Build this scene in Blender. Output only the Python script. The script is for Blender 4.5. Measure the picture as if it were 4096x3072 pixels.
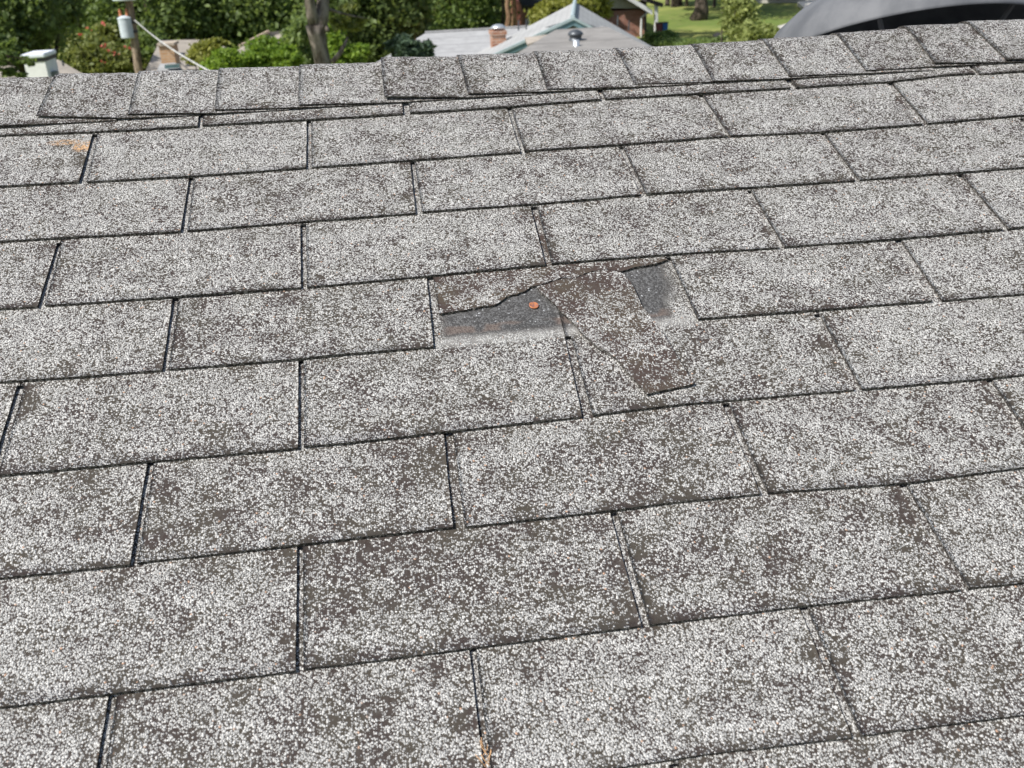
import bpy, bmesh, math, random
import numpy as np
from mathutils import Vector, Matrix, noise as mnoise

for _o in list(bpy.data.objects):
    bpy.data.objects.remove(_o)
scene = bpy.context.scene
COL = scene.collection
random.seed(11)
RNG = np.random.default_rng(7)

# ------------------------------------------------------------------ camera
PITCH = math.radians(22.0)                      # pitch of the roof
ROOF = Matrix.Rotation(PITCH, 4, 'X')           # roof frame (u along courses, v up the slope, n out) -> world
CAM_AX = ((0.9906399, -0.1362789, 0.0077865), (0.0930314, 0.7158073, 0.692073), (-0.0998886, -0.6848707, 0.7217855))
CAM_POS = Vector((0.122709, -1.326494, 0.793733))
FOC = 3968.74
_m = Matrix(((CAM_AX[0][0], CAM_AX[1][0], CAM_AX[2][0], CAM_POS[0]),
             (CAM_AX[0][1], CAM_AX[1][1], CAM_AX[2][1], CAM_POS[1]),
             (CAM_AX[0][2], CAM_AX[1][2], CAM_AX[2][2], CAM_POS[2]), (0, 0, 0, 1)))
CAM_M = ROOF @ _m
cam = bpy.data.cameras.new('camera')
cam.sensor_width = 36.0
cam.lens = FOC / 4096 * 36
cam.clip_start = 0.02
cam.clip_end = 1000
cam_o = bpy.data.objects.new('camera', cam)
COL.objects.link(cam_o)
cam_o.matrix_world = CAM_M
scene.camera = cam_o
cam.dof.use_dof = True
cam.dof.focus_distance = 1.28
cam.dof.aperture_fstop = 11.0

# ------------------------------------------------------------------ light
SUN_EL = math.radians(50)
SUN_AZ = math.radians(242)                      # clockwise from +Y: sun stands to the left
to_sun = Vector((math.sin(SUN_AZ) * math.cos(SUN_EL), math.cos(SUN_AZ) * math.cos(SUN_EL), math.sin(SUN_EL)))
world = bpy.data.worlds.new('World')
scene.world = world
world.use_nodes = True
_n = world.node_tree.nodes
sky = _n.new('ShaderNodeTexSky')
sky.sky_type = 'NISHITA'
sky.sun_disc = False
sky.sun_elevation = SUN_EL
sky.sun_rotation = SUN_AZ
sky.air_density = 1.0
sky.dust_density = 2.0
_bg = _n['Background']
_bg.inputs[1].default_value = 0.10
world.node_tree.links.new(sky.outputs[0], _bg.inputs[0])
sun = bpy.data.lights.new('sun', 'SUN')
sun.energy = 4.5
sun.angle = math.radians(0.53)
sun.color = (1.0, 0.965, 0.915)
sun_o = bpy.data.objects.new('sun', sun)
COL.objects.link(sun_o)
sun_o.rotation_euler = to_sun.to_track_quat('Z', 'Y').to_euler()
scene.view_settings.view_transform = 'Standard'
scene.view_settings.look = 'None'
scene.view_settings.gamma = 1
scene.view_settings.exposure = 0.40
scene.view_settings.use_curve_mapping = False

# ------------------------------------------------------------------ helpers
CAMW = CAM_M.translation.copy()
def at(px, py, D):
    """world point seen at photo pixel (px, py) of 4096x3072, D metres ahead of the camera (along +Y)"""
    d = CAM_M.to_3x3() @ Vector(((px - 2048) / FOC, -(py - 1536) / FOC, -1))
    return CAMW + d * (D / d.y)
def at_z(px, py, z):
    d = CAM_M.to_3x3() @ Vector(((px - 2048) / FOC, -(py - 1536) / FOC, -1))
    return CAMW + d * ((z - CAMW.z) / d.z)
def RW(u, v, n):
    return ROOF @ Vector((u, v, n))

def tag(o, label=None, cat=None, group=None, kind=None):
    if label: o['label'] = label
    if cat: o['category'] = cat
    if group: o['group'] = group
    if kind: o['kind'] = kind
    return o
def empty(name, loc=(0, 0, 0), parent=None):
    o = bpy.data.objects.new(name, None)
    COL.objects.link(o)
    o.location = loc
    o.empty_display_size = 0.2
    if parent: o.parent = parent
    return o
def link(name, me, parent=None, mat=None):
    if mat is not None and len(me.materials) == 0:
        me.materials.append(mat)
    o = bpy.data.objects.new(name, me)
    COL.objects.link(o)
    if parent is not None:
        o.parent = parent
        o.matrix_parent_inverse = parent.matrix_basis.inverted() if parent.type == 'EMPTY' else Matrix.Identity(4)
    return o
def mesh(name, verts, faces, mat, parent=None, smooth=False):
    me = bpy.data.meshes.new(name)
    me.from_pydata([tuple(v) for v in verts], [], faces)
    me.materials.append(mat)
    if smooth: me.polygons.foreach_set('use_smooth', [True] * len(me.polygons))
    return link(name, me, parent)
def bm_obj(name, bm, mat, parent=None, smooth=False):
    me = bpy.data.meshes.new(name)
    bmesh.ops.recalc_face_normals(bm, faces=bm.faces)
    bm.to_mesh(me); bm.free()
    me.materials.append(mat)
    if smooth: me.polygons.foreach_set('use_smooth', [True] * len(me.polygons))
    return link(name, me, parent)
def box(bm, c, s, rz=0.0, bev=0.0):
    r = bmesh.ops.create_cube(bm, size=1)
    M = Matrix.Translation(c) @ Matrix.Rotation(rz, 4, 'Z') @ Matrix.Diagonal((s[0], s[1], s[2], 1))
    bmesh.ops.transform(bm, matrix=M, verts=r['verts'])
    return r['verts']
def slab(bm, pts, thick, direction=None):
    """a plate: polygon pts (world) given thickness along its normal (downwards)"""
    pts = [Vector(p) for p in pts]
    n = Vector((0, 0, 0))
    for i in range(len(pts)):
        n += pts[i].cross(pts[(i + 1) % len(pts)])
    n.normalize()
    if direction is not None: n = Vector(direction)
    elif n.z > 0: n = -n
    a = [bm.verts.new(p) for p in pts]
    b = [bm.verts.new(p + n * thick) for p in pts]
    bm.faces.new(a); bm.faces.new(b[::-1])
    for i in range(len(pts)):
        j = (i + 1) % len(pts)
        bm.faces.new((a[i], b[i], b[j], a[j]))
def tube(bm, pts, radii, seg=8, cap=True):
    pts = [Vector(p) for p in pts]
    if not hasattr(radii, '__len__'): radii = [radii] * len(pts)
    rings = []
    for i, p in enumerate(pts):
        d = (pts[min(i + 1, len(pts) - 1)] - pts[max(i - 1, 0)]).normalized()
        a = d.cross(Vector((0, 1, 0))).normalized() if abs(d.z) > 0.55 else d.cross(Vector((0, 0, 1))).normalized()
        b = d.cross(a).normalized()
        rings.append([bm.verts.new(p + (a * math.cos(2 * math.pi * k / seg) + b * math.sin(2 * math.pi * k / seg)) * radii[i]) for k in range(seg)])
    for r0, r1 in zip(rings, rings[1:]):
        for k in range(seg):
            bm.faces.new((r0[k], r0[(k + 1) % seg], r1[(k + 1) % seg], r1[k]))
    if cap:
        bm.faces.new(rings[0][::-1]); bm.faces.new(rings[-1])
def lathe(bm, prof, seg, M):
    rings = []
    for r, z in prof:
        rings.append([bm.verts.new(M @ Vector((r * math.cos(2 * math.pi * k / seg), r * math.sin(2 * math.pi * k / seg), z))) for k in range(seg)] if r > 1e-5 else [bm.verts.new(M @ Vector((0, 0, z)))])
    for a, b in zip(rings, rings[1:]):
        for k in range(seg):
            j = (k + 1) % seg
            if len(a) == 1 and len(b) == 1: continue
            if len(a) == 1: bm.faces.new((a[0], b[j], b[k]))
            elif len(b) == 1: bm.faces.new((a[k], a[j], b[0]))
            else: bm.faces.new((a[k], a[j], b[j], b[k]))

# ------------------------------------------------------------------ materials
class NT:
    def __init__(self, name):
        self.m = bpy.data.materials.new(name)
        self.m.use_nodes = True
        self.t = self.m.node_tree
        self.t.nodes.clear()
        self.out = self.t.nodes.new('ShaderNodeOutputMaterial')
    def n(self, kind, **kw):
        x = self.t.nodes.new('ShaderNode' + kind)
        for k, v in kw.items(): setattr(x, k, v)
        return x
    def put(self, sock, v):
        if hasattr(v, 'is_linked') or isinstance(v, bpy.types.NodeSocket): self.t.links.new(v, sock)
        else:
            if isinstance(v, tuple) and len(v) == 3 and sock.type == 'RGBA': v = v + (1,)
            sock.default_value = v
    def math(self, op, a, b=0.0, c=0.0, clamp=False):
        x = self.n('Math', operation=op, use_clamp=clamp)
        self.put(x.inputs[0], a); self.put(x.inputs[1], b); self.put(x.inputs[2], c)
        return x.outputs[0]
    def ss(self, v, lo, hi, a=0.0, b=1.0):
        x = self.n('MapRange', interpolation_type='SMOOTHSTEP')
        self.put(x.inputs['Value'], v)
        self.put(x.inputs['From Min'], lo); self.put(x.inputs['From Max'], hi)
        self.put(x.inputs['To Min'], a); self.put(x.inputs['To Max'], b)
        return x.outputs[0]
    def mix(self, f, a, b):
        x = self.n('Mix', data_type='RGBA')
        self.put(x.inputs[0], f); self.put(x.inputs[6], a); self.put(x.inputs[7], b)
        return x.outputs[2]
    def noise(self, vec, scale, detail=2.0, rough=0.5):
        x = self.n('TexNoise')
        self.put(x.inputs['Vector'], vec); self.put(x.inputs['Scale'], scale)
        self.put(x.inputs['Detail'], detail); self.put(x.inputs['Roughness'], rough)
        return x.outputs['Fac']
    def obj(self): return self.n('TexCoord').outputs['Object']
    def geo(self): return self.n('NewGeometry')
    def sep(self, v):
        x = self.n('SeparateXYZ'); self.put(x.inputs[0], v); return x.outputs
    def bsdf(self, col, rough=0.8, spec=0.3, normal=None, metal=0.0):
        x = self.n('BsdfPrincipled')
        self.put(x.inputs['Base Color'], col); self.put(x.inputs['Roughness'], rough)
        self.put(x.inputs['Specular IOR Level'], spec); self.put(x.inputs['Metallic'], metal)
        if normal is not None: self.put(x.inputs['Normal'], normal)
        self.put(self.out.inputs['Surface'], x.outputs[0])
        return x
    def bump(self, h, dist, strength=1.0):
        x = self.n('Bump')
        self.put(x.inputs['Height'], h); self.put(x.inputs['Distance'], dist); self.put(x.inputs['Strength'], strength)
        return x.outputs[0]

def granule_mat(name, base_cov=0.83, dark=(0.036, 0.0255, 0.0225), protected=False, lichen=False, edge=False, light_gain=1.0):
    N = NT(name)
    co = N.obj()
    u, v, h = N.sep(co)
    info = N.n('ObjectInfo').outputs['Random']
    shift = N.n('CombineXYZ')
    N.put(shift.inputs[0], N.math('MULTIPLY', info, 7.0)); N.put(shift.inputs[1], N.math('MULTIPLY', info, 3.0)); N.put(shift.inputs[2], info)
    va = N.n('VectorMath', operation='ADD'); N.put(va.inputs[0], co); N.put(va.inputs[1], shift.outputs[0]); cs = va.outputs[0]
    # granules
    vor = N.n('TexVoronoi', feature='F1'); N.put(vor.inputs['Vector'], co); N.put(vor.inputs['Scale'], 540.0); N.put(vor.inputs['Randomness'], 1.0)
    d = vor.outputs['Distance']
    r1, r2, r3 = N.sep(vor.outputs['Color'])
    # where granules have gone
    big = N.noise(cs, 9.0, 3.0, 0.6)
    mid = N.noise(cs, 30.0, 5.0, 0.68)
    fine = N.noise(co, 170.0, 2.0, 0.6)
    cov = N.math('ADD', base_cov, N.math('MULTIPLY', N.math('SUBTRACT', big, 0.5), 0.9))
    cov = N.math('ADD', cov, N.math('MULTIPLY', N.math('SUBTRACT', mid, 0.5), 2.1))
    cov = N.math('ADD', cov, N.math('MULTIPLY', N.math('SUBTRACT', fine, 0.5), 1.3))
    cov = N.math('ADD', cov, N.math('MULTIPLY', N.math('SUBTRACT', info, 0.5), 0.16))
    if not edge:
        uvn = N.n('UVMap', uv_map='wear')
        e1, e2, _ = N.sep(uvn.outputs[0])          # e1: metres to the nearest slot edge, e2: metres above the butt edge
        side = N.ss(e1, 0.0, 0.030, 1.0, 0.0)
        low = N.ss(e2, 0.0, 0.016, 1.0, 0.0)
        patchy = N.ss(N.noise(cs, 16.0, 2.0, 0.5), 0.42, 0.68)
        cov = N.math('SUBTRACT', cov, N.math('MULTIPLY', N.math('MULTIPLY', side, patchy), 0.55))
        cov = N.math('SUBTRACT', cov, N.math('MULTIPLY', N.math('MULTIPLY', low, N.ss(N.noise(cs, 12.0, 2.0, 0.5), 0.40, 0.62)), 0.42))
    keep = N.ss(N.math('SUBTRACT', cov, r1), -0.03, 0.05)
    size = N.math('ADD', 0.47, N.math('MULTIPLY', r2, 0.26))
    dome = N.ss(d, N.math('ADD', size, 0.10), N.math('SUBTRACT', size, 0.08))
    light = N.math('MULTIPLY', keep, dome)
    tone = N.math('ADD', N.math('MULTIPLY', N.math('POWER', r3, 1.3), 0.55), N.math('MULTIPLY', N.ss(N.noise(co, 420.0, 2.0, 0.6), 0.36, 0.64), 0.45))
    lc = N.mix(tone, (0.19 * light_gain, 0.187 * light_gain, 0.178 * light_gain), (0.70 * light_gain, 0.692 * light_gain, 0.66 * light_gain))
    warm = N.ss(r2, 0.994, 0.998)
    lc = N.mix(warm, lc, (0.46, 0.30, 0.21))
    dn = N.noise(cs, 24.0, 3.0)
    dc = N.mix(N.ss(dn, 0.40, 0.62), dark, (dark[0] * 1.35, dark[1] * 1.62, dark[2] * 1.35))
    dc = N.mix(N.math('MULTIPLY', r2, 0.55), dc, (0.070, 0.063, 0.056))
    if protected:
        wob = N.math('MULTIPLY', N.math('SUBTRACT', N.noise(co, 45.0, 3.0), 0.5), 0.012)
        vv = N.math('ADD', v, wob)
        fresh = N.ss(vv, -0.4975, -0.480)
        lim = N.math('MULTIPLY', N.ss(u, 0.158, 0.175), N.ss(N.math('ADD', u, wob), 0.462, 0.435))
        lim = N.math('MULTIPLY', lim, N.math('SUBTRACT', 1.0, N.math('MULTIPLY', N.ss(u, 0.425, 0.445), N.ss(v, -0.43, -0.47))))
        fresh = N.math('MULTIPLY', fresh, lim)
        strip = N.math('MULTIPLY', N.ss(vv, -0.4865, -0.4815), N.ss(vv, -0.468, -0.474))
        strip = N.math('MULTIPLY', strip, N.ss(N.noise(co, 28.0, 1.0), 0.40, 0.52))
        strip = N.math('MULTIPLY', strip, lim)
        # dust washed along the lower rim of the sheltered part
        dust = N.math('MULTIPLY', N.math('MULTIPLY', N.ss(vv, -0.512, -0.500), N.ss(vv, -0.484, -0.496)), N.math('MULTIPLY', N.noise(co, 60.0, 2.0), 0.85))
        dust = N.math('MULTIPLY', dust, N.math('MULTIPLY', N.ss(u, 0.150, 0.158), N.ss(u, 0.468, 0.462)))
        blue = N.mix(N.ss(r1, 0.30, 0.95), (0.052, 0.051, 0.050), (0.125, 0.125, 0.124))
        blue = N.mix(N.ss(r3, 0.985, 0.995), blue, (0.40, 0.41, 0.42))
        strip_c = N.mix(r1, (0.085, 0.066, 0.058), (0.15, 0.125, 0.11))
        light = N.math('MULTIPLY', light, N.math('SUBTRACT', 1.0, fresh))
        col = N.mix(light, dc, lc)
        col = N.mix(fresh, col, blue)
        col = N.mix(strip, col, strip_c)
        col = N.mix(dust, col, (0.40, 0.395, 0.375))
        light = N.math('ADD', light, N.math('MULTIPLY', fresh, N.math('MULTIPLY', dome, 0.45)))
    else:
        col = N.mix(light, dc, lc)
    if lichen:
        dx = N.math('SUBTRACT', u, -0.3105); dy = N.math('SUBTRACT', v, -0.029)
        # stretched orange patch beside the slot with a fainter tail to its left
        q = N.math('ADD', N.math('POWER', N.math('DIVIDE', dx, 0.016), 2.0), N.math('POWER', N.math('DIVIDE', dy, 0.014), 2.0))
        dx2 = N.math('SUBTRACT', u, -0.340); dy2 = N.math('SUBTRACT', v, -0.014)
        q2 = N.math('ADD', N.math('POWER', N.math('DIVIDE', dx2, 0.024), 2.0), N.math('POWER', N.math('DIVIDE', dy2, 0.008), 2.0))
        a = N.math('MAXIMUM', N.ss(q, 1.5, 0.3), N.math('MULTIPLY', N.ss(q2, 1.5, 0.2), 0.7))
        a = N.math('MULTIPLY', a, N.ss(N.noise(co, 190.0, 3.0, 0.7), 0.40, 0.56))
        col = N.mix(a, col, N.mix(r1, (0.34, 0.19, 0.09), (0.55, 0.36, 0.20)))
    hgt = N.math('ADD', N.math('MULTIPLY', light, N.math('SUBTRACT', 0.75, d)), N.math('MULTIPLY', N.noise(co, 700.0, 2.0), 0.16))
    hgt = N.math('ADD', hgt, N.math('MULTIPLY', mid, 0.5))
    bs = N.bsdf(col, 0.86, 0.25, N.bump(hgt, 0.0016, 1.0))
    return N.m

def edge_mat(name, col=(0.035, 0.031, 0.028)):
    N = NT(name)
    co = N.obj()
    vor = N.n('TexVoronoi', feature='F1'); N.put(vor.inputs['Vector'], co); N.put(vor.inputs['Scale'], 520.0)
    r = N.sep(vor.outputs['Color'])[0]
    c = N.mix(N.ss(r, 0.55, 0.85), col, (0.20, 0.19, 0.175))
    N.bsdf(c, 0.9, 0.2, N.bump(vor.outputs['Distance'], 0.001))
    return N.m

def plain(name, col, rough=0.7, spec=0.3, var=0.25, scale=6.0, metal=0.0, bump=0.0, col2=None):
    N = NT(name)
    co = N.obj()
    f = N.noise(co, scale, 4.0, 0.6)
    a = tuple(c * (1 - var) for c in col); b = col2 or tuple(min(1, c * (1 + var)) for c in col)
    c = N.mix(N.ss(f, 0.3, 0.7), a, b)
    N.bsdf(c, rough, spec, N.bump(f, bump) if bump else None, metal)
    return N.m

def leaf_mat(name, c1, c2, trans=0.35):
    N = NT(name)
    g = N.geo()
    r = g.outputs['Random Per Island']
    cl = N.noise(N.obj(), 0.9, 2.0)
    f = N.math('ADD', N.math('MULTIPLY', r, 0.65), N.math('MULTIPLY', N.ss(cl, 0.35, 0.65), 0.35))
    c = N.mix(f, c1, c2)
    p = N.n('BsdfPrincipled'); N.put(p.inputs['Base Color'], c); N.put(p.inputs['Roughness'], 0.55); N.put(p.inputs['Specular IOR Level'], 0.35)
    t = N.n('BsdfTranslucent'); N.put(t.inputs['Color'], N.mix(0.4, c, (c2[0] * 1.5, c2[1] * 1.5, c2[2] * 0.6)))
    mx = N.n('MixShader'); N.put(mx.inputs[0], trans)
    N.t.links.new(p.outputs[0], mx.inputs[1]); N.t.links.new(t.outputs[0], mx.inputs[2]); N.t.links.new(mx.outputs[0], N.out.inputs['Surface'])
    return N.m

def bark_mat(name, c1, c2, scale=9.0):
    N = NT(name)
    mp = N.n('Mapping'); N.put(mp.inputs['Vector'], N.obj()); mp.inputs['Scale'].default_value = (1, 1, 0.35)
    f = N.noise(mp.outputs[0], scale, 6.0, 0.7)
    N.bsdf(N.mix(N.ss(f, 0.38, 0.62), c1, c2), 0.9, 0.2, N.bump(f, 0.05))
    return N.m

def brick_mat(name, a, b, mortar, bw=0.20, bh=0.067, axis='XZ'):
    N = NT(name)
    x, y, z = N.sep(N.obj())
    cv = N.n('CombineXYZ'); N.put(cv.inputs[0], N.math('ADD', x, y)); N.put(cv.inputs[1], z)
    br = N.n('TexBrick'); N.put(br.inputs['Vector'], cv.outputs[0]); N.put(br.inputs['Color1'], a); N.put(br.inputs['Color2'], b); N.put(br.inputs['Mortar'], mortar)
    br.inputs['Scale'].default_value = 1.0; br.inputs['Brick Width'].default_value = bw; br.inputs['Row Height'].default_value = bh; br.inputs['Mortar Size'].default_value = 0.008
    f = N.noise(N.obj(), 5.0, 4.0)
    c = N.mix(N.ss(f, 0.35, 0.7, 0.0, 0.35), br.outputs['Color'], (a[0] * 0.6, a[1] * 0.55, a[2] * 0.55))
    N.bsdf(c, 0.9, 0.2)
    return N.m

def far_shingle_mat(name, col):
    N = NT(name)
    co = N.obj()
    x, y, z = N.sep(co)
    vor = N.n('TexVoronoi', feature='F1'); N.put(vor.inputs['Vector'], co); N.put(vor.inputs['Scale'], 4.5)
    r = N.sep(vor.outputs['Color'])[0]
    f = N.math('ADD', N.math('MULTIPLY', N.noise(co, 1.3, 3.0), 0.6), N.math('MULTIPLY', r, 0.4))
    f = N.math('ADD', f, N.math('MULTIPLY', N.math('SUBTRACT', N.noise(co, 22.0, 2.0), 0.5), 0.5))
    c = N.mix(f, tuple(k * 0.72 for k in col), tuple(min(1, k * 1.2) for k in col))
    # course lines follow the height of the slope
    w = N.math('FRACT', N.math('MULTIPLY', z, 16.0))
    c = N.mix(N.ss(w, 0.16, 0.0, 0.0, 0.45), c, tuple(k * 0.4 for k in col))
    N.bsdf(c, 0.9, 0.2)
    return N.m
BUTT={
 0:[ (-434,12.0),(-294,3.9),(-154,0.5),(-147,2.4),(56,-2.2),(147,-2.4),(159,-1.1),(304,-2.1),(449,2.5),(457,2.2),(577,0.7),(749,-1.1),(759,-0.8),(912,-2.2),(1006,8.1),(1057,6.5),(1064,3.4),(1138,3.8) ],
 1:[ (-407,8.0),(-303,4.9),(-291,3.4),(-154,-0.2),(4,0.6),(16,0.9),(53,0.5),(306,2.0),(317,4.5),(455,3.4),(545,4.7),(614,6.0),(753,-0.6),(911,0.9),(919,1.9),(1073,6.5) ],
 2:[ (-381,11.5),(-274,7.2),(-155,2.6),(-144,2.7),(-2,3.9),(51,3.7),(148,4.0),(161,5.7),(305,4.1),(454,7.0),(464,7.5),(512,6.7),(758,2.1),(765,3.1),(1005,2.8) ],
 3:[ (-353,5.1),(-310,3.2),(-300,4.1),(-147,0.3),(-0,-1.5),(9,-1.7),(49,-1.2),(302,3.4),(312,5.2),(478,3.9),(604,-0.5),(613,-0.1),(763,-2.6),(908,-0.4),(917,-0.5),(938,1.2) ],
 4:[ (-327,7.4),(-241,4.3),(-153,2.7),(-143,3.4),(-2,1.1),(46,2.5),(152,1.2),(471,8.7),(611,6.2),(755,3.5),(768,2.7),(872,1.9) ],
 5:[ (-299,-1.4),(-153,-2.8),(-1,-4.6),(8,-2.9),(44,-3.9),(151,-1.9),(300,0.7),(314,1.9),(412,4.5),(606,1.2),(615,0.7),(762,-1.7),(804,-0.9) ],
 6:[ (-273,-0.2),(-155,-0.9),(-145,0.6),(1,1.2),(42,1.9),(149,2.1),(165,0.9),(305,2.1),(379,3.5),(458,2.4),(467,2.9),(609,-3.6),(739,0.3) ],
 7:[ (-245,-4.3),(-160,-3.9),(-1,-3.4),(9,-2.4),(39,-2.8),(151,-1.8),(306,-0.2),(316,0.4),(345,0.0),(455,0.6),(607,-2.3),(618,-1.5),(671,-2.9) ],
 8:[ (335,5.4),(456,3.0),(467,3.7),(607,2.6) ],
}
SLOT={
 0:{ -0.5:(-3.8,-0.6,1.3,6.0),0.5:(-4.3,-5.4,4.4,5.2),1.5:(-8.0,-9.4,-0.7,-1.7),2.5:(-10.5,-15.0,-4.6,-4.9),3.5:(-11.8,-11.7,-4.1,-5.3) },
 1:{ -1:(1.5,3.1,9.4,13.5),0:(4.5,4.8,11.1,12.4),1:(-1.2,1.2,5.6,7.9),2:(-8.7,1.0,-0.7,6.8),3:(-7.9,-5.7,0.7,2.2) },
 2:{ -0.5:(-2.9,-2.2,3.5,6.5),0.5:(-3.2,-4.3,3.0,5.1),1.5:(-7.9,-4.7,-1.1,3.8),2.5:(-10.9,-7.2,-4.4,-0.3) },
 3:{ -1:(-4.5,-4.0,1.4,4.2),0:(-2.5,-0.0,4.9,7.2),1:(-3.1,-3.5,6.2,5.1),2:(-8.4,-7.0,-2.0,0.8),3:(-10.7,-8.7,-2.0,-0.0) },
 4:{ -0.5:(-0.8,0.8,6.3,7.8),0.5:(0.5,-1.3,8.4,10.2),1.5:(-3.9,0.3,4.5,7.6),2.5:(-4.1,-8.6,5.5,4.1) },
 5:{ 0:(-2.2,-0.7,4.2,5.7),1:(-1.4,-5.0,6.5,7.0),2:(-4.5,-4.8,3.6,4.0) },
 6:{ -0.5:(-1.4,-2.4,5.4,4.2),0.5:(-1.4,-3.4,8.2,8.4),1.5:(-1.8,0.4,6.3,8.3) },
 7:{ 0:(-0.7,0.2,4.9,7.0),1:(-0.4,1.0,6.9,8.8),2:(-7.8,-3.4,0.5,6.3) },
 8:{ 1.5:(-2.9,-2.0,4.8,6.4),0.5:(-1.6,-1.6,4.3,4.2),-0.5:(-4.7,-5.2,2.1,2.7) },
}

# ------------------------------------------------------------------ the roof in front
TABW, EXPO = 304.8, 127.0                       # mm: width of a tab, exposed height
M_gran = granule_mat('shingle_granules')
M_gran_dark = granule_mat('shingle_granules_worn', base_cov=0.66)
M_gran_prot = granule_mat('shingle_granules_sheltered', protected=True, base_cov=0.84)
M_gran_lich = granule_mat('shingle_granules_lichen', lichen=True, base_cov=0.92)
M_gran_pale = granule_mat('shingle_granules_pale', base_cov=0.93)
M_gran_flap = granule_mat('shingle_granules_brown', base_cov=0.60, dark=(0.046, 0.029, 0.024))
M_edge = edge_mat('shingle_cut_edge')
M_deck = plain('roofing_felt', (0.03, 0.03, 0.032), 0.9)

house = empty('house')
tag(house, 'house whose weathered grey three-tab shingle roof fills the foreground', 'house')
roof_m = bpy.data.meshes.new('roof')

BASE = -12.0                                    # underside level of the shingle stack in mm
V_APEX = 147.0
def vrow(r, u):
    """height of the butt edge of course r at u (mm, roof frame)"""
    pts = BUTT.get(r)
    off = 0.0
    if pts:
        if u <= pts[0][0]: off = pts[0][1] * math.exp((u - pts[0][0]) / 300)
        elif u >= pts[-1][0]: off = pts[-1][1] * math.exp((pts[-1][0] - u) / 300)
        else:
            for a, b in zip(pts, pts[1:]):
                if a[0] <= u <= b[0]:
                    off = a[1] + (b[1] - a[1]) * (u - a[0]) / max(1e-6, b[0] - a[0]); break
    return -EXPO * r + off
SH = {}
def slot_edges(r, s):
    """(left top, left bottom, right top, right bottom) in mm of the slot with index s (in tab widths)"""
    q = SLOT.get(r, {}).get(s)
    if q is None:
        rr = random.Random(int(r * 97 + s * 13 + 1000))
        a = rr.uniform(-4, -1); w = rr.uniform(7, 9)
        q = (a, a + rr.uniform(-1, 1), a + w, a + w + rr.uniform(-1, 1))
    return tuple(x + s * TABW for x in q)
def wob(u, v, sc, amp, seed=0.0):
    return mnoise.noise(Vector((u * sc, v * sc, seed))) * amp

def tab_mesh(name, r, sL, sR, butt=None, nu=44, ns=10, lift=0.8, mat=None, seed=0.0, T=3.5, curl=0.0):
    LT, LB, RT, RB = slot_edges(r, sL)[2], slot_edges(r, sL)[3], slot_edges(r, sR)[0], slot_edges(r, sR)[1]
    v0 = -EXPO * r
    srows = [None] + [EXPO * (i + 1) / ns for i in range(ns)]
    srows[-1] = EXPO + 2.5
    head = [EXPO + 2.7, EXPO * 1.6, EXPO * 2.0]
    headL, headR = sL * TABW + 0.5, sR * TABW - 0.5
    limit = V_APEX - 1.0
    cols = [i / nu for i in range(nu + 1)]
    verts, uvs = [], []
    def topn(s, u):
        return T * (1 - s / EXPO) + lift * max(0.0, 1 - s / 60) + wob(u, v0 + s, 0.02, 0.7, seed) + wob(u, v0 + s, 0.07, 0.25, seed)
    nrow = 0
    for s in srows:
        for c in cols:
            f = 0.0 if s is None else min(1.0, s / EXPO)
            uL = LB + (LT - LB) * f; uR = RB + (RT - RB) * f
            jit = wob(0, (s or 0) + v0, 0.25, 0.5, seed + sL)
            u = uL + (uR - uL) * c
            if c < 0.02: u += jit
            if c > 0.98: u += wob(0, (s or 0) + v0, 0.25, 0.5, seed + sR + 5)
            vb = (butt(u) if butt else vrow(r, u)) + wob(u, v0, 0.35, 0.55, 3.0)
            if s is None: v = vb
            else:
                s_b = vb - v0
                v = vb + max(0.5, srows[-1] - s_b) * s / srows[-1] if s_b > 12 else v0 + max(s, s_b + 0.5)
            if v > limit: v = limit
            n = topn(v - v0, u)
            if curl: n += curl * max(0, 1 - (v - vb) / 50) * max(0, (abs(c - 0.5) * 2 - 0.6) / 0.4)
            verts.append((u, v, n))
            uvs.append((min(u - uL, uR - u) / 1000, (v - vb) / 1000))
        nrow += 1
    for s in head:
        for c in cols:
            u = headL + (headR - headL) * c
            v = min(v0 + s, limit + 0.01 * s / EXPO)
            verts.append((u, v, topn(v - v0, u)))
            uvs.append((0.1, 0.1))
        nrow += 1
    W = nu + 1
    faces, mi = [], []
    for j in range(nrow - 1):
        for i in range(nu):
            faces.append((j * W + i, j * W + i + 1, (j + 1) * W + i + 1, (j + 1) * W + i)); mi.append(0)
    # cut edges
    def skirt(idx):
        base = len(verts)
        for k in idx:
            x, y, z = verts[k]
            verts.append((x, y, z - T)); uvs.append(uvs[k])
        for a in range(len(idx) - 1):
            faces.append((idx[a], base + a, base + a + 1, idx[a + 1])); mi.append(1)
    skirt(list(range(W - 1, -1, -1)))
    skirt([j * W for j in range(nrow)])
    skirt([j * W + nu for j in range(nrow - 1, -1, -1)])
    me = bpy.data.meshes.new(name)
    me.from_pydata([(x / 1000, y / 1000, z / 1000) for x, y, z in verts], [], faces)
    me.materials.append(mat or M_gran); me.materials.append(M_edge)
    me.polygons.foreach_set('material_index', mi)
    me.polygons.foreach_set('use_smooth', [m == 0 for m in mi])
    uvl = me.uv_layers.new(name='wear')
    li = np.empty(len(me.loops), dtype=np.int32); me.loops.foreach_get('vertex_index', li)
    uvl.data.foreach_set('uv', np.array(uvs, dtype=np.float32)[li].ravel())
    return me

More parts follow.
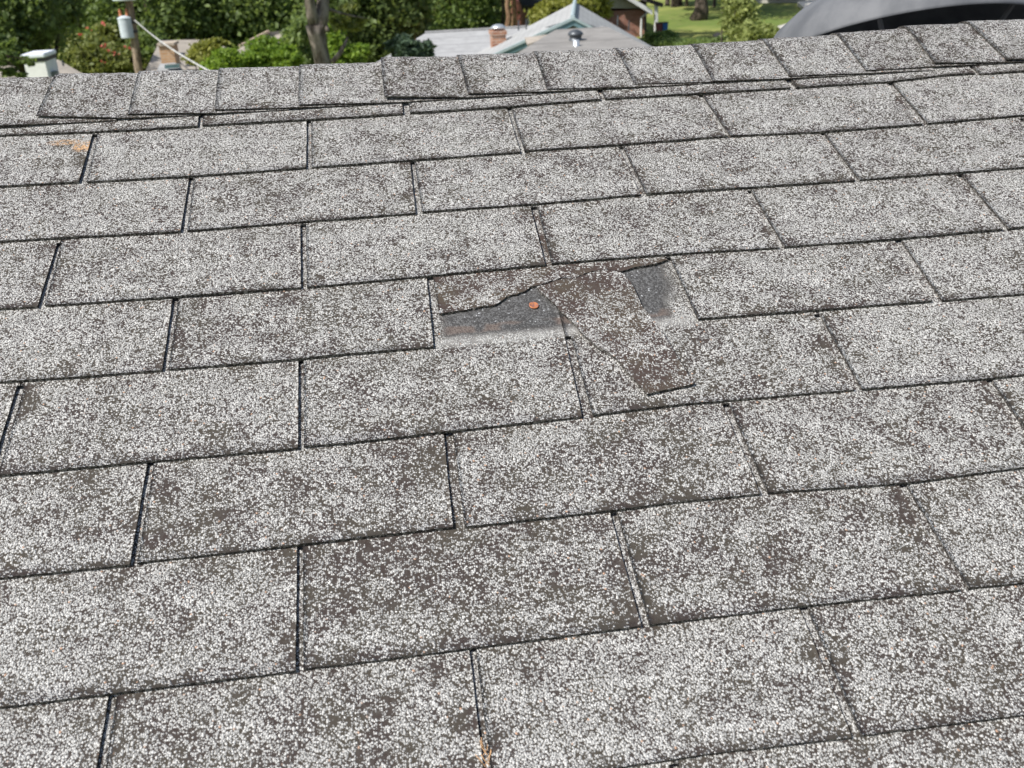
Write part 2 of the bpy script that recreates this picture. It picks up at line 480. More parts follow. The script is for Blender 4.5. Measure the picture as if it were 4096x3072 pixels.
# deck: two slopes meeting at the ridge, built in the roof frame
UL, UR, VB = -4.2, 5.2, -3.4
FAR = Matrix.Translation((0, V_APEX / 1000, 0)) @ Matrix.Rotation(-2 * PITCH, 4, 'X')      # frame of the far slope: y runs down behind the ridge
d = -0.0065
bm = bmesh.new()
far_e = FAR @ Vector((UR, 4.6, d)); far_w = FAR @ Vector((UL, 4.6, d))
slab(bm, [(UL, VB, d), (UR, VB, d), (UR, V_APEX / 1000, d), (UL, V_APEX / 1000, d)], 0.10, (0, 0, -1))
nf = FAR.to_3x3() @ Vector((0, 0, -1))
slab(bm, [(UL, V_APEX / 1000, d - 0.001), (UR, V_APEX / 1000, d - 0.001), far_e, far_w], 0.10, nf)
bmesh.ops.recalc_face_normals(bm, faces=bm.faces)
bm.to_mesh(roof_m); bm.free()
roof_m.materials.append(M_gran_pale)
roof = link('roof', roof_m, house)
roof.matrix_basis = ROOF
roof.data.uv_layers.new(name='wear').data.foreach_set('uv', np.full(len(roof_m.loops) * 2, 0.1, dtype=np.float32))

TEAR = [(161.6,-449.8),(182.5,-447.3),(198,-446.0),(214.6,-443.0),(228.8,-442.7),(238,-436),(246.8,-427.5),(258,-425.5),(271.3,-419.8),(276,-414),(282.3,-412.9),(290,-411.5),(302.3,-407.1),(309,-405.5),(318.0,-401.2),(332.1,-404.7),(341,-400),(354.3,-394.5),(375.2,-392.3),(392.5,-398.8),(399,-397.5),(412.6,-392.7),(427,-391.5),(441.6,-389.2),(455.3,-383.6)]
def tear_v(u):
    if u <= TEAR[0][0]: return TEAR[0][1]
    for a, b in zip(TEAR, TEAR[1:]):
        if a[0] <= u <= b[0]:
            return a[1] + (b[1] - a[1]) * (u - a[0]) / (b[0] - a[0]) + wob(u, 0, 0.3, 2.2, 9.0)
    return TEAR[-1][1]

PALE = {(2,-1.5),(3,2),(2,3.5),(1,-2),(4,2.5),(5,2),(3,3),(1,3),(4,-1.5),(6,2.5),(3,0),(7,-2),(7,-1)}
DARK = {(7,0),(6,-.5),(6,.5),(5,0),(1,1.99)}
for r in range(0, 16):
    even = (r % 2 == 0)
    for i in range(-9, 13):
        sL = i + (0.5 if even else 0.0); sR = sL + 1
        near = (-2.6 <= sL <= 3.9 and r <= 9)
        mat = M_gran
        if (r, sL) in PALE: mat = M_gran_pale
        if (r, sL) in DARK: mat = M_gran_dark
        if r == 5 and sL in (0, 1): mat = M_gran_prot
        if r == 1 and sL == -2: mat = M_gran_lich
        torn = (r == 4 and sL == 0.5)
        if torn: mat = M_gran_flap
        me = tab_mesh('shingle', r, sL, sR, butt=tear_v if torn else None, nu=110 if torn else (60 if near else 12), ns=8 if torn else (10 if near else 4),
                      lift=1.4 if torn else 0.8, mat=mat, seed=sL * 3.1 + r * 7.7)
        o = link('shingle', me, roof)
        if torn: o['label'] = 'torn shingle tab with a ragged broken lower edge'
        if r == 5 and sL == 0: o['label'] = 'shingle tab with a dark sheltered patch along its upper part'

# ridge caps
CAPS = [(-378.2,147.4,-385.6,33.5),(-253.7,134.3,-254.8,25.4),(-130.6,140.7,-129.3,20.2),(-6.3,138.0,-6.7,20.4),(121.6,143.0,121.3,21.0),(244.1,142.5,247.9,18.3),(367.7,137.2,369.7,19.4),(501.1,136.6,506.4,18.2),(627.6,127.0,629.8,18.1),(747.6,133.6,754.2,12.7),(876.1,134.3,879.6,11.2),(999.6,135.0,996.9,18.9),(1111.3,141.0,1116.5,16.2)]
CBOT = [(38.6,24.6),(30.0,22.9),(27.1,22.9),(26.3,21.6),(27.7,21.0),(25.0,23.4),(26.1,20.6),(25.6,20.7),(20.4,16.7),(19.5,16.6),(20.2,23.5),(27.2,23.1),(24,20)]
CLIFT = [2.5, 1.2, 0.5, 0.2, 4.0, 1.0, 0.0, -1.2, -1.4, -0.6, -0.4, 1.4, 1.6]
RIDGE = [(-600,155),(-458,155),(-311,151.4),(-130,144),(-5,140),(119,137.5),(123,141.5),(200,140.5),(368,138),(610,133.4),(832,136),(1036,148),(1205,150.5),(1400,143)]
def ridge_v(u):
    if u <= RIDGE[0][0] or u >= RIDGE[-1][0]: return 142.0
    for a, b in zip(RIDGE, RIDGE[1:]):
        if a[0] <= u <= b[0]: return a[1] + (b[1] - a[1]) * (u - a[0]) / (b[0] - a[0])
def cap_mesh(k):
    if 0 <= k < len(CAPS):
        uT, _, uB, _ = CAPS[k]; b0, b1 = CBOT[k]; lf = CLIFT[k]
    else:
        rr = random.Random(k); uT = uB = (CAPS[0][0] + 126 * k) if k < 0 else (CAPS[-1][0] + 126 * (k - 12)); uB -= 3 if k < 0 else -3
        b0, b1, lf = 27 + rr.uniform(-3, 3), 22 + rr.uniform(-3, 3), rr.uniform(-1, 2)
    nxt = CAPS[k + 1][0] if 0 <= k < len(CAPS) - 1 else uT + 126
    wid = nxt - uT
    near = -2 <= k <= 12
    nu, L = (26 if near else 6), wid + 110
    R = 52.0
    prof = []
    for j in range(9): prof.append(('n', j / 8))
    for j in range(1, 9): prof.append(('a', j / 8))
    for j in range(1, 6): prof.append(('f', j / 5))
    T = 2.7
    verts, uvs = [], []
    for p in prof:
        for i in range(nu + 1):
            c = i / nu; x = c * L
            rel = x / wid
            n0 = 11.4 + lf * max(0, 1 - rel * 0.8) - 3.0 * rel + wob(x + uT, 0, 0.03, 0.6, k)
            vs = ridge_v(x + uT) - 5.0
            vb = 4.5 + b0 + (b1 - b0) * min(1.0, rel) + wob(x + uT, 0, 0.3, 0.7, 4.0)
            if p[0] == 'n':
                v = vb + (vs - vb) * p[1]; n = n0 + 0.6 * p[1] + wob(x + uT, v, 0.05, 0.5, k) - 0.8 * (1 - p[1]) ** 2
            elif p[0] == 'a':
                a = 2 * PITCH * p[1]; v = vs + R * math.sin(a); n = n0 + 0.6 - R * (1 - math.cos(a)) + wob(x + uT, v, 0.12, 0.7, k)
            else:
                a = 2 * PITCH; l = 115 * p[1]
                v = vs + R * math.sin(a) + l * math.cos(a); n = n0 + 0.6 - R * (1 - math.cos(a)) - l * math.sin(a)
            f = min(1, max(0, (v - vb) / 115))
            u = uB + (uT - uB) * f + x
            if i == 0: u += wob(v, 0, 0.2, 0.8, k + 2)
            verts.append((u, v, n)); uvs.append(((x + 4) / 1000, max(0.0, v - vb) / 1000))
    W = nu + 1; nr = len(prof); faces = []; mi = []
    for j in range(nr - 1):
        for i in range(nu):
            faces.append((j * W + i, j * W + i + 1, (j + 1) * W + i + 1, (j + 1) * W + i)); mi.append(0)
    def skirt(idx):
        base = len(verts)
        for q in idx:
            x, y, z = verts[q]
            if y > 150:
                a = min(2 * PITCH, (y - 140) / R); verts.append((x, y - T * math.sin(a), z - T * math.cos(a)))
            else: verts.append((x, y + 1.2, z - T))
            uvs.append(uvs[q])
        for a in range(len(idx) - 1):
            faces.append((idx[a], base + a, base + a + 1, idx[a + 1])); mi.append(1)
    skirt(list(range(W - 1, -1, -1)))
    skirt([j * W for j in range(nr)])
    skirt([j * W + nu for j in range(nr - 1, -1, -1)])
    me = bpy.data.meshes.new('ridge_cap')
    me.from_pydata([(x / 1000, y / 1000, z / 1000) for x, y, z in verts], [], faces)
    me.materials.append(M_gran_dark if k in (4, 10) else M_gran); me.materials.append(M_edge)
    me.polygons.foreach_set('material_index', mi); me.polygons.foreach_set('use_smooth', [m == 0 for m in mi])
    uvl = me.uv_layers.new(name='wear')
    li = np.empty(len(me.loops), dtype=np.int32); me.loops.foreach_get('vertex_index', li)
    uvl.data.foreach_set('uv', np.array(uvs, dtype=np.float32)[li].ravel())
    return me
for k in range(-20, 32):
    o = link('ridge_cap', cap_mesh(k), roof)
    if k == 4: o['label'] = 'darker ridge cap standing a little proud of its neighbours'

# walls, soffit and gutter of this house, seen only from other positions
M_wallb = brick_mat('own_brick', (0.26, 0.11, 0.075), (0.33, 0.15, 0.10), (0.42, 0.39, 0.35))
M_white = plain('white_paint', (0.74, 0.74, 0.72), 0.5, var=0.06, scale=2)
GZ = -5.2
eave = RW(0, VB, d); fe = ROOF @ far_e
bm = bmesh.new()
x0, x1 = UL + 0.4, UR - 0.4
y0, y1 = eave.y + 0.45, fe.y - 0.45
za, zb = eave.z - 0.10 + 0.45 * math.tan(PITCH) - 0.05, -0.25
for (xa, xb, ya, yb) in ((x0, x1, y0, y0 + 0.2), (x0, x1, y1 - 0.2, y1)):
    box(bm, ((xa + xb) / 2, (ya + yb) / 2, (GZ + za) / 2), (xb - xa, yb - ya, za - GZ))
for xx in (x0 - 0.003, x1 + 0.003):
    pk = (RW(0, V_APEX / 1000, d).y, RW(0, V_APEX / 1000, d).z - 0.16)
    sg = 0.2 if xx < 0 else -0.2
    slab(bm, [(xx, y0, GZ), (xx, y1, GZ), (xx, y1, za), (xx, pk[0], pk[1]), (xx, y0, za)], 0.2, (1 if xx < 0 else -1, 0, 0))
bm_obj('wall', bm, M_wallb, house)
bm = bmesh.new()
box(bm, ((UL + UR) / 2, eave.y - 0.06, eave.z - 0.06), (UR - UL, 0.11, 0.11))
box(bm, ((UL + UR) / 2, fe.y + 0.06, fe.z - 0.06), (UR - UL, 0.11, 0.11))
bm_obj('gutter', bm, M_white, house)

# broken-off piece of the tab that slid down and to the right
FLAP = [(284.3,-417.1),(288.0,-428.5),(295,-441),(300.3,-451.7),(305.1,-465.5),(313,-480),(319.5,-493.2),(322.3,-506.2),(329,-519),(336.1,-532.7),(346,-543),(353.9,-554.2),(358,-566),(360.9,-576.2),(368,-596),(375.4,-614.4),(389,-612),(402.8,-610.1),(416,-608.4),(430.5,-605.9),(427,-587),(423.7,-568.0),(420,-542),(416.1,-515.8),(410,-493),(403.9,-470.3),(402.5,-452),(401.1,-434.8),(399,-421),(395.8,-409.0),(392.1,-404.0),(383,-399.5),(374.5,-396.4),(364,-397.0),(353.7,-399.4),(342,-405),(331.5,-409.3),(324,-408),(317.4,-407.6),(310,-409.5),(301.9,-412.6),(293,-415)]
def flap_n(u, v):
    s = v + 635.0
    base = 3.0 * (1 - s / EXPO) if s < 254 else -3
    if s < 0: base += 3.2
    return base + 5.6 + wob(u, v, 0.02, 1.4, 2.0)
bm = bmesh.new()
uvl = bm.loops.layers.uv.new('wear')
pts = []
for a, b in zip(FLAP, FLAP[1:] + FLAP[:1]):
    for t in (0, 0.34, 0.67):
        u = a[0] + (b[0] - a[0]) * t; v = a[1] + (b[1] - a[1]) * t
        pts.append((u + wob(u, v, 0.25, 0.7, 1), v + wob(u, v, 0.25, 0.7, 6)))
top = [bm.verts.new((u / 1000, v / 1000, flap_n(u, v) / 1000)) for u, v in pts]
bot = [bm.verts.new((u / 1000, v / 1000, (flap_n(u, v) - 3.2) / 1000)) for u, v in pts]
f = bm.faces.new(top)
for i in range(len(top)):
    j = (i + 1) % len(top)
    q = bm.faces.new((top[i], bot[i], bot[j], top[j])); q.material_index = 1
f2 = bmesh.ops.triangulate(bm, faces=[f])['faces']
for fc in bm.faces:
    for l in fc.loops: l[uvl].uv = (0.012, 0.1)
bmesh.ops.recalc_face_normals(bm, faces=bm.faces)
me = bpy.data.meshes.new('torn_shingle_piece'); bm.to_mesh(me); bm.free()
me.materials.append(M_gran_flap); me.materials.append(M_edge)
flap = link('torn_shingle_piece', me)
flap.matrix_basis = ROOF
tag(flap, 'broken brown-grey piece of shingle lying askew below the ragged tear', 'shingle piece')

# rusty round nail head on the bare patch
N = NT('rusty_orange_metal')
f_ = N.noise(N.obj(), 260.0, 3.0)
N.bsdf(N.mix(N.ss(f_, 0.46, 0.58), (0.50, 0.19, 0.085), (0.30, 0.14, 0.11)), 0.5, 0.4, N.bump(f_, 0.0004), 0.25)
bm = bmesh.new()
nv = -447.3; nn = (3.0 * (1 - (nv + 635) / EXPO) + 0.9) / 1000
Mx = Matrix.Translation((0.2762, nv / 1000, nn)) @ Matrix.Rotation(math.radians(7), 4, 'Y')
lathe(bm, [(0, 0.0011), (0.0046, 0.0012), (0.0052, 0.0015), (0.0058, 0.0013), (0.0059, 0.0004), (0.0052, 0.0), (0, 0.0)], 28, Mx)
nail = bm_obj('nail_head', bm, N.m, smooth=True)
nail.matrix_basis = ROOF
tag(nail, 'small round rust-orange metal disc on the dark bare patch under the tear', 'nail head')

# dry straw caught in a slot at the bottom edge of the picture
M_straw = plain('dry_straw', (0.50, 0.30, 0.15), 0.8)
bm = bmesh.new()
rr = random.Random(5)
for k in range(8):
    u = 154 + rr.uniform(-3, 4); v = -991 + rr.uniform(-9, 8); a = rr.uniform(0.9, 2.2); l = rr.uniform(5, 13)
    p0 = Vector((u, v, 1.0 + rr.uniform(0, 3))) ; p1 = p0 + Vector((math.cos(a) * l, math.sin(a) * l, rr.uniform(0, 3))); pm = (p0 + p1) / 2 + Vector((rr.uniform(-2, 2), 0, 1))
    tube(bm, [p0 / 1000, pm / 1000, p1 / 1000], 0.00035, 5)
straw = bm_obj('dry_straw', bm, M_straw)
straw.matrix_basis = ROOF
tag(straw, 'small tuft of tan dry straw caught in the slot at the bottom edge', 'straw')

# big round attic ventilator just behind the ridge
M_metal = None
N = NT('weathered_grey_metal')
mp = N.n('Mapping'); N.put(mp.inputs['Vector'], N.obj()); mp.inputs['Scale'].default_value = (9, 9, 1.2)
f_ = N.math('ADD', N.math('MULTIPLY', N.noise(mp.outputs[0], 2.0, 4.0), 0.6), N.math('MULTIPLY', N.noise(N.obj(), 14.0, 4.0, 0.7), 0.4))
N.bsdf(N.mix(N.ss(f_, 0.35, 0.65), (0.095, 0.10, 0.108), (0.145, 0.15, 0.158)), 0.7, 0.3, N.bump(f_, 0.001), 0.1)
M_metal = N.m
M_black = plain('collar_shade_black', (0.018, 0.018, 0.02), 0.6)  # near-black colour holds the shade between vent dome and collar
VENT = dict(u=1.27, w=0.52, h=0.115, R=0.30)
VM = ROOF @ FAR @ Matrix.Translation((VENT['u'], VENT['w'], 0))
vent = empty('attic_vent', (0, 0, 0), house)
R_, h_ = VENT['R'], VENT['h']
bm = bmesh.new()
lathe(bm, [(0, h_ + 0.145), (R_ * .25, h_ + 0.142), (R_ * .5, h_ + 0.128), (R_ * .75, h_ + 0.098), (R_ * .9, h_ + 0.064), (R_ * .97, h_ + 0.034), (R_, h_ + 0.004), (R_ * 1.003, h_ - 0.002), (R_ * .994, h_ - 0.003), (R_ * .96, h_ + 0.030), (R_ * .88, h_ + 0.058), (R_ * .5, h_ + 0.12), (0, h_ + 0.135)], 96, VM)
dome = bm_obj('dome', bm, M_metal, vent, smooth=True)
bm = bmesh.new()
lathe(bm, [(R_ * .62, 0.0), (R_ * .58, 0.012), (R_ * .50, h_ - 0.045), (R_ * .52, h_ - 0.035), (R_ * .49, h_ - 0.03), (R_ * .47, 0.0)], 64, VM)
bm_obj('collar', bm, M_black, vent, smooth=True)
for a in (232, 318, 75):
    ca, sa = math.cos(math.radians(a)), math.sin(math.radians(a))
    bm = bmesh.new()
    tube(bm, [VM @ Vector((ca * R_ * .50, sa * R_ * .50, h_ - 0.05)), VM @ Vector((ca * R_ * .80, sa * R_ * .80, h_ + 0.05))], 0.006, 6)
    bm_obj('bracket', bm, M_metal, vent)
bm = bmesh.new()
vs_ = box(bm, (0, 0, 0), (0.62, 0.62, 0.004))
bmesh.ops.transform(bm, matrix=VM @ Matrix.Translation((0, 0.02, 0.004)), verts=bm.verts)
bm_obj('flashing', bm, M_metal, vent)

# ------------------------------------------------------------------ ground
N = NT('lawn')
co = N.obj()
f1 = N.noise(co, 0.12, 4.0, 0.6); f2 = N.noise(co, 1.6, 4.0, 0.7)
gcol = N.mix(N.ss(f1, 0.42, 0.60), (0.13, 0.18, 0.045), (0.27, 0.285, 0.085))
gcol = N.mix(N.ss(f2, 0.50, 0.72, 0, 0.6), gcol, (0.23, 0.20, 0.10))
N.bsdf(gcol, 0.95, 0.1, N.bump(f2, 0.06))
M_lawn = N.m
gv, gf = [], []
GN = 60
for j in range(GN + 1):
    for i in range(GN + 1):
        x = -300 + 600 * i / GN; y = -150 + 600 * j / GN
        z = GZ - 0.02 + 0.35 * mnoise.noise(Vector((x * 0.02, y * 0.02, 0))) * (1 if y > 12 else 0)
        gv.append((x, y, z))
for j in range(GN):
    for i in range(GN):
        gf.append((j * (GN + 1) + i, j * (GN + 1) + i + 1, (j + 1) * (GN + 1) + i + 1, (j + 1) * (GN + 1) + i))
tag(mesh('ground', gv, gf, M_lawn, smooth=True), kind='structure')
M_conc = plain('pale_concrete', (0.46, 0.44, 0.40), 0.9, var=0.1, scale=0.8)
def sheet(name, pix, mat, lift=0.4):
    vs = []
    for (px, py) in pix:
        p = at_z(px, py, GZ + lift); vs.append(p)
    bm = bmesh.new(); slab(bm, vs, 0.5, (0, 0, -1))
    return tag(bm_obj(name, bm, mat), kind='structure')
sheet('driveway', [(3060, 118), (3330, 118), (3520, 30), (3330, -12), (3190, 8), (3240, 50), (3160, 90)], M_conc, 0.36)
sheet('road', [(2990, -2), (3900, -20), (3900, -38), (2980, -20)], M_conc, 0.365)
sheet('path', [(2870, 128), (2905, 148), (2960, 178), (2925, 180), (2850, 140)], plain('bare_earth', (0.36, 0.27, 0.19), 0.95), 0.37)

# ------------------------------------------------------------------ foliage
def leaves(name, blobs, size, mat, parent=None, dens=1.0, up=0.3, elong=1.6, seed=1, clump=0.16, shell=0.55):
    """many small folded leaves gathered in clumps through ellipsoids; blobs = (centre, (rx, ry, rz), count)"""
    g = np.random.default_rng(seed)
    P = []
    for c, r, cnt in blobs:
        cnt = int(cnt * dens); k = max(6, cnt // 26)
        d_ = g.normal(size=(k, 3)); d_ /= np.linalg.norm(d_, axis=1)[:, None]
        rad = shell + (1 - shell) * g.random(k) ** 0.6
        rad[g.random(k) < 0.12] *= 1.12
        cc = d_ * rad[:, None]
        idx = g.integers(0, k, cnt)
        csz = clump * (0.6 + 0.8 * g.random(k))
        pts = cc[idx] + g.normal(size=(cnt, 3)) * csz[idx][:, None] * np.array([1, 1, 0.6])
        P.append(np.array(c) + pts * np.array(r))
    P = np.concatenate(P)
    n = len(P)
    a = g.normal(size=(n, 3)); a /= np.linalg.norm(a, axis=1)[:, None]
    nn = g.normal(size=(n, 3)); nn[:, 2] = np.abs(nn[:, 2]) + up
    b = np.cross(nn, a); b /= np.linalg.norm(b, axis=1)[:, None] + 1e-9
    s = size * (0.6 + 0.8 * g.random(n))[:, None]
    V = np.empty((n, 4, 3))
    V[:, 0] = P - a * s * elong / 2; V[:, 2] = P + a * s * elong / 2
    fold = np.cross(a, b) * s * 0.15
    V[:, 1] = P + b * s / 2 + fold; V[:, 3] = P - b * s / 2 + fold
    me = bpy.data.meshes.new(name)
    me.vertices.add(n * 4); me.vertices.foreach_set('co', V.astype(np.float32).ravel())
    me.loops.add(n * 6); me.polygons.add(n * 2)
    base = (np.arange(n) * 4)[:, None]
    L = (base + np.array([[0, 1, 2, 0, 2, 3]])).astype(np.int32)
    me.loops.foreach_set('vertex_index', L.ravel())
    me.polygons.foreach_set('loop_start', (np.arange(n * 2) * 3).astype(np.int32))
    me.update(calc_edges=True)
    me.validate()
    return link(name, me, parent, mat)

M_leaf = {
 'dark': leaf_mat('leaf_dark', (0.055, 0.090, 0.028), (0.20, 0.27, 0.085), 0.45),
 'mid': leaf_mat('leaf_mid', (0.085, 0.135, 0.045), (0.27, 0.35, 0.13), 0.5),
 'olive': leaf_mat('leaf_olive', (0.10, 0.135, 0.035), (0.27, 0.29, 0.09), 0.35),
 'bright': leaf_mat('leaf_bright', (0.10, 0.19, 0.025), (0.27, 0.38, 0.06), 0.45),
 'yellow': leaf_mat('leaf_yellow', (0.16, 0.19, 0.035), (0.34, 0.34, 0.08), 0.4),
 'willow': leaf_mat('leaf_willow', (0.16, 0.20, 0.06), (0.34, 0.38, 0.13), 0.4),
 'spruce': leaf_mat('leaf_spruce', (0.035, 0.065, 0.036), (0.10, 0.15, 0.09), 0.15),
 'pink': leaf_mat('blossom_pink', (0.50, 0.07, 0.09), (0.75, 0.18, 0.20), 0.3),
}
M_bark = bark_mat('bark_grey_brown', (0.085, 0.068, 0.052), (0.26, 0.225, 0.19))
M_bark_d = bark_mat('bark_dark', (0.045, 0.036, 0.028), (0.12, 0.095, 0.075))
M_bark_r = bark_mat('bark_red_pine', (0.13, 0.075, 0.045), (0.30, 0.19, 0.12))

def limb(bm, p0, p1, r0, r1, rr, bend=0.12, seg=8, n=6):
    p0, p1 = Vector(p0), Vector(p1)
    L = (p1 - p0).length
    off = Vector((rr.uniform(-1, 1), rr.uniform(-1, 1), rr.uniform(-.3, .3))) * L * bend
    pts = [p0.lerp(p1, t / n) + off * math.sin(math.pi * t / n) for t in range(n + 1)]
    tube(bm, pts, [r0 + (r1 - r0) * t / n for t in range(n + 1)], seg)
    return pts
def tree(name, label, cat, px, D, trunk_r, crowns, leaf, size, cnt, bark=None, seed=1, group=None, fork=False, limbs=5, trunk_top=None, up=0.3, clump=0.16, elong=1.6, shell=0.5):
    """crowns: (px, py, D, radius m (x, z), share)"""
    rr = random.Random(seed)
    base = at(px, 150, D); base.z = GZ - 0.3
    root = empty(name, base)
    tag(root, label, cat, group)
    cs = [(at(a, b, dd), rx, rz, sh) for a, b, dd, rx, rz, sh in crowns]
    bm = bmesh.new()
    top = cs[0][0] if trunk_top is None else Vector(trunk_top)
    pts = limb(bm, base, (top.x, top.y, top.z + cs[0][2] * 0.4) if trunk_top is None else top, trunk_r, trunk_r * 0.35, rr, 0.03, 10, 8)
    for c, rx, rz, sh in cs:
        for k in range(limbs):
            s = pts[rr.randint(3, len(pts) - 2)]
            a = rr.uniform(0, 6.28); e = c + Vector((math.cos(a) * rx * .75, math.sin(a) * rx * .75, rr.uniform(-.5, .7) * rz))
            limb(bm, s, e, trunk_r * 0.38, trunk_r * 0.06, rr, 0.15, 6, 5)
    bm_obj('trunk', bm, bark or M_bark_d, root, smooth=True)
    tot = sum(c[3] for c in cs)
    leaves('crown', [(c, (rx, rx, rz), cnt * sh / tot) for c, rx, rz, sh in cs], size, M_leaf[leaf], root, seed=seed, up=up, clump=clump, elong=elong, shell=shell)
    return root
def shrub(name, label, cat, crowns, leaf, size, cnt, seed, flowers=0, up=0.3, clump=0.18, elong=1.6, group=None, shell=0.4):
    c0 = at(crowns[0][0], crowns[0][1], crowns[0][2])
    root = empty(name, (c0.x, c0.y, GZ - 0.2))
    tag(root, label, cat, group)
    rr = random.Random(seed)
    bm = bmesh.new()
    cs = [(at(a, b, dd), rx, rz, sh) for a, b, dd, rx, rz, sh in crowns]
    for c, rx, rz, sh in cs:
        for k in range(4):
            e = c + Vector((rr.uniform(-.7, .7) * rx, rr.uniform(-.7, .7) * rx, rr.uniform(-.2, .7) * rz))
            limb(bm, (c0.x + rr.uniform(-.2, .2), c0.y + rr.uniform(-.2, .2), GZ - 0.2), e, 0.05, 0.01, rr, 0.1, 6, 5)
    bm_obj('stem', bm, M_bark_d, root, smooth=True)
    tot = sum(c[3] for c in cs)
    leaves('foliage', [(c, (rx, rx, rz), cnt * sh / tot) for c, rx, rz, sh in cs], size, M_leaf[leaf], root, seed=seed, up=up, clump=clump, elong=elong, shell=shell)
    return root

# far woods that close the view
fw = []
gg = random.Random(3)
for k in range(60):
    x = -110 + 220 * k / 59 + gg.uniform(-3, 3); y = 118 + gg.uniform(-8, 14)
    fw.append(((x, y, GZ + 5 + gg.uniform(-1, 2)), (4.6, 3, 7.5), 1300))
tag(leaves('distant_woods', fw, 0.55, M_leaf['dark'], seed=5, clump=0.2, shell=0.3), 'dark far-off woods behind the houses', 'woods', kind='stuff')

tree('broadleaf_tree', 'large dark leafy tree filling the top left corner', 'tree', 60, 27, 0.28, [(-30, 30, 27, 1.45, 1.4, 2.2), (-160, 160, 25, 1.0, 1.2, 1), (170, -20, 29, 0.85, 0.9, 1.2), (10, 205, 24, 0.35, 0.3, .25), (110, 60, 28, .5, .6, .6)], 'dark', 0.10, 26000, seed=2)
tree('broadleaf_tree', 'dark shaded tree between the corner tree and the utility pole', 'tree', 330, 44, 0.3, [(300, 60, 44, 3.2, 3.4, 2), (420, 0, 42, 2.6, 2.6, 1.4), (560, 90, 45, 2.6, 2.6, 1.2)], 'mid', 0.13, 26000, seed=3)
tree('broadleaf_tree', 'very dark tree standing behind the utility pole', 'tree', 640, 40, 0.3, [(600, 60, 40, 1.9, 2.4, 1.6), (700, 10, 42, 2.0, 2.0, 1), (610, 225, 37, 0.75, 0.8, .5)], 'dark', 0.12, 20000, seed=4)
tree('broadleaf_tree', 'mid green tree behind the tan chimney', 'tree', 860, 43, 0.28, [(800, 90, 43, 1.9, 1.6, 1.3), (930, 60, 42, 2.3, 2.4, 2), (1090, 110, 42, 2.0, 2.4, 1.5), (980, -80, 44, 3, 2, 1)], 'mid', 0.13, 30000, seed=6)
tree('broadleaf_tree', 'broad dark tree spreading to the right of the forked trunk', 'tree', 1480, 36, 0.22, [(1440, 40, 36, 1.7, 1.6, 2), (1590, 55, 36, 1.05, 1.4, 1.4), (1330, 120, 35, 0.8, 1.1, 1), (1500, 190, 35, 0.75, 0.6, .6), (1640, 120, 35, .45, .7, .6), (1480, -90, 36, 2.0, 1.4, 1)], 'dark', 0.12, 26000, seed=7, limbs=8)
tree('broadleaf_tree', 'leafy green tree above the left end of the long grey roof', 'tree', 1790, 50, 0.25, [(1760, 40, 50, 2.2, 2.6, 2), (1900, 60, 52, 1.5, 2.2, 1.4), (1930, 120, 50, .9, 1.0, .5)], 'mid', 0.14, 20000, seed=8)
tree('broadleaf_tree', 'yellow-green tree beside the teal-trimmed gable roof', 'tree', 2230, 44, 0.14, [(2200, 62, 44, 0.75, 0.6, 1.2), (2290, 20, 45, 0.9, 0.6, 1), (2160, 90, 43, .4, .35, .5), (2390, 35, 46, .6, .5, .7)], 'yellow', 0.10, 9000, seed=9)
tree('broadleaf_tree', 'shady tree mass on the far side of the sunlit lawn', 'tree', 2700, 98, 0.35, [(2640, -10, 98, 3.0, 2.6, 1), (2760, -22, 100, 3.2, 2.4, 1), (2880, -20, 99, 2.6, 2.4, 1), (3000, -40, 99, 2.6, 1.9, .8)], 'mid', 0.26, 12000, seed=10)

# forked trunk in front
rr = random.Random(8)
b = at(1290, 260, 17.5); base = Vector((b.x + 0.35, b.y, GZ - .3))
root = empty('forked_tree', base); tag(root, 'pale grey-brown tree trunk forking near the top, behind the middle of the ridge', 'tree')
bm = bmesh.new()
pl = [base] + [at(x, y, 17.5) for x, y in ((1290, 245), (1278, 190), (1268, 140), (1262, 100))]
tube(bm, pl, [0.30, 0.135, 0.135, 0.145, 0.165], 14)
tube(bm, [at(1262, 110, 17.5), at(1248, 60, 17.45), at(1238, 0, 17.4), at(1225, -90, 17.3), at(1180, -300, 17)], [0.12, 0.095, 0.085, 0.08, 0.04], 12)
tube(bm, [at(1276, 115, 17.5), at(1290, 60, 17.55), at(1292, 0, 17.6), at(1300, -90, 17.7), at(1370, -330, 18)], [0.13, 0.105, 0.10, 0.09, 0.04], 12)
tube(bm, [at(1300, 110, 17.5), at(1312, 122, 17.4)], [0.07, 0.035], 8)
tube(bm, [at(1292, 30, 17.55), at(1360, 52, 17.8), at(1420, 66, 18), at(1480, 75, 18.2)], [0.035, 0.025, 0.016, 0.006], 6)
tube(bm, [at(1330, 250, 18.5), at(1365, 205, 18.6), at(1392, 150, 18.7)], [0.05, 0.04, 0.02], 6)
bm_obj('trunk', bm, M_bark, root, smooth=True)
cc = [at(150, -900, 17), at(420, -900, 18.5)]
leaves('crown', [(cc[0], (1.4, 1.4, 0.9), 2500), (cc[1], (1.2, 1.2, .9), 2000), (at(1390, 70, 18.3), (.28, .3, .2), 300)], 0.09, M_leaf['olive'], root, seed=12)

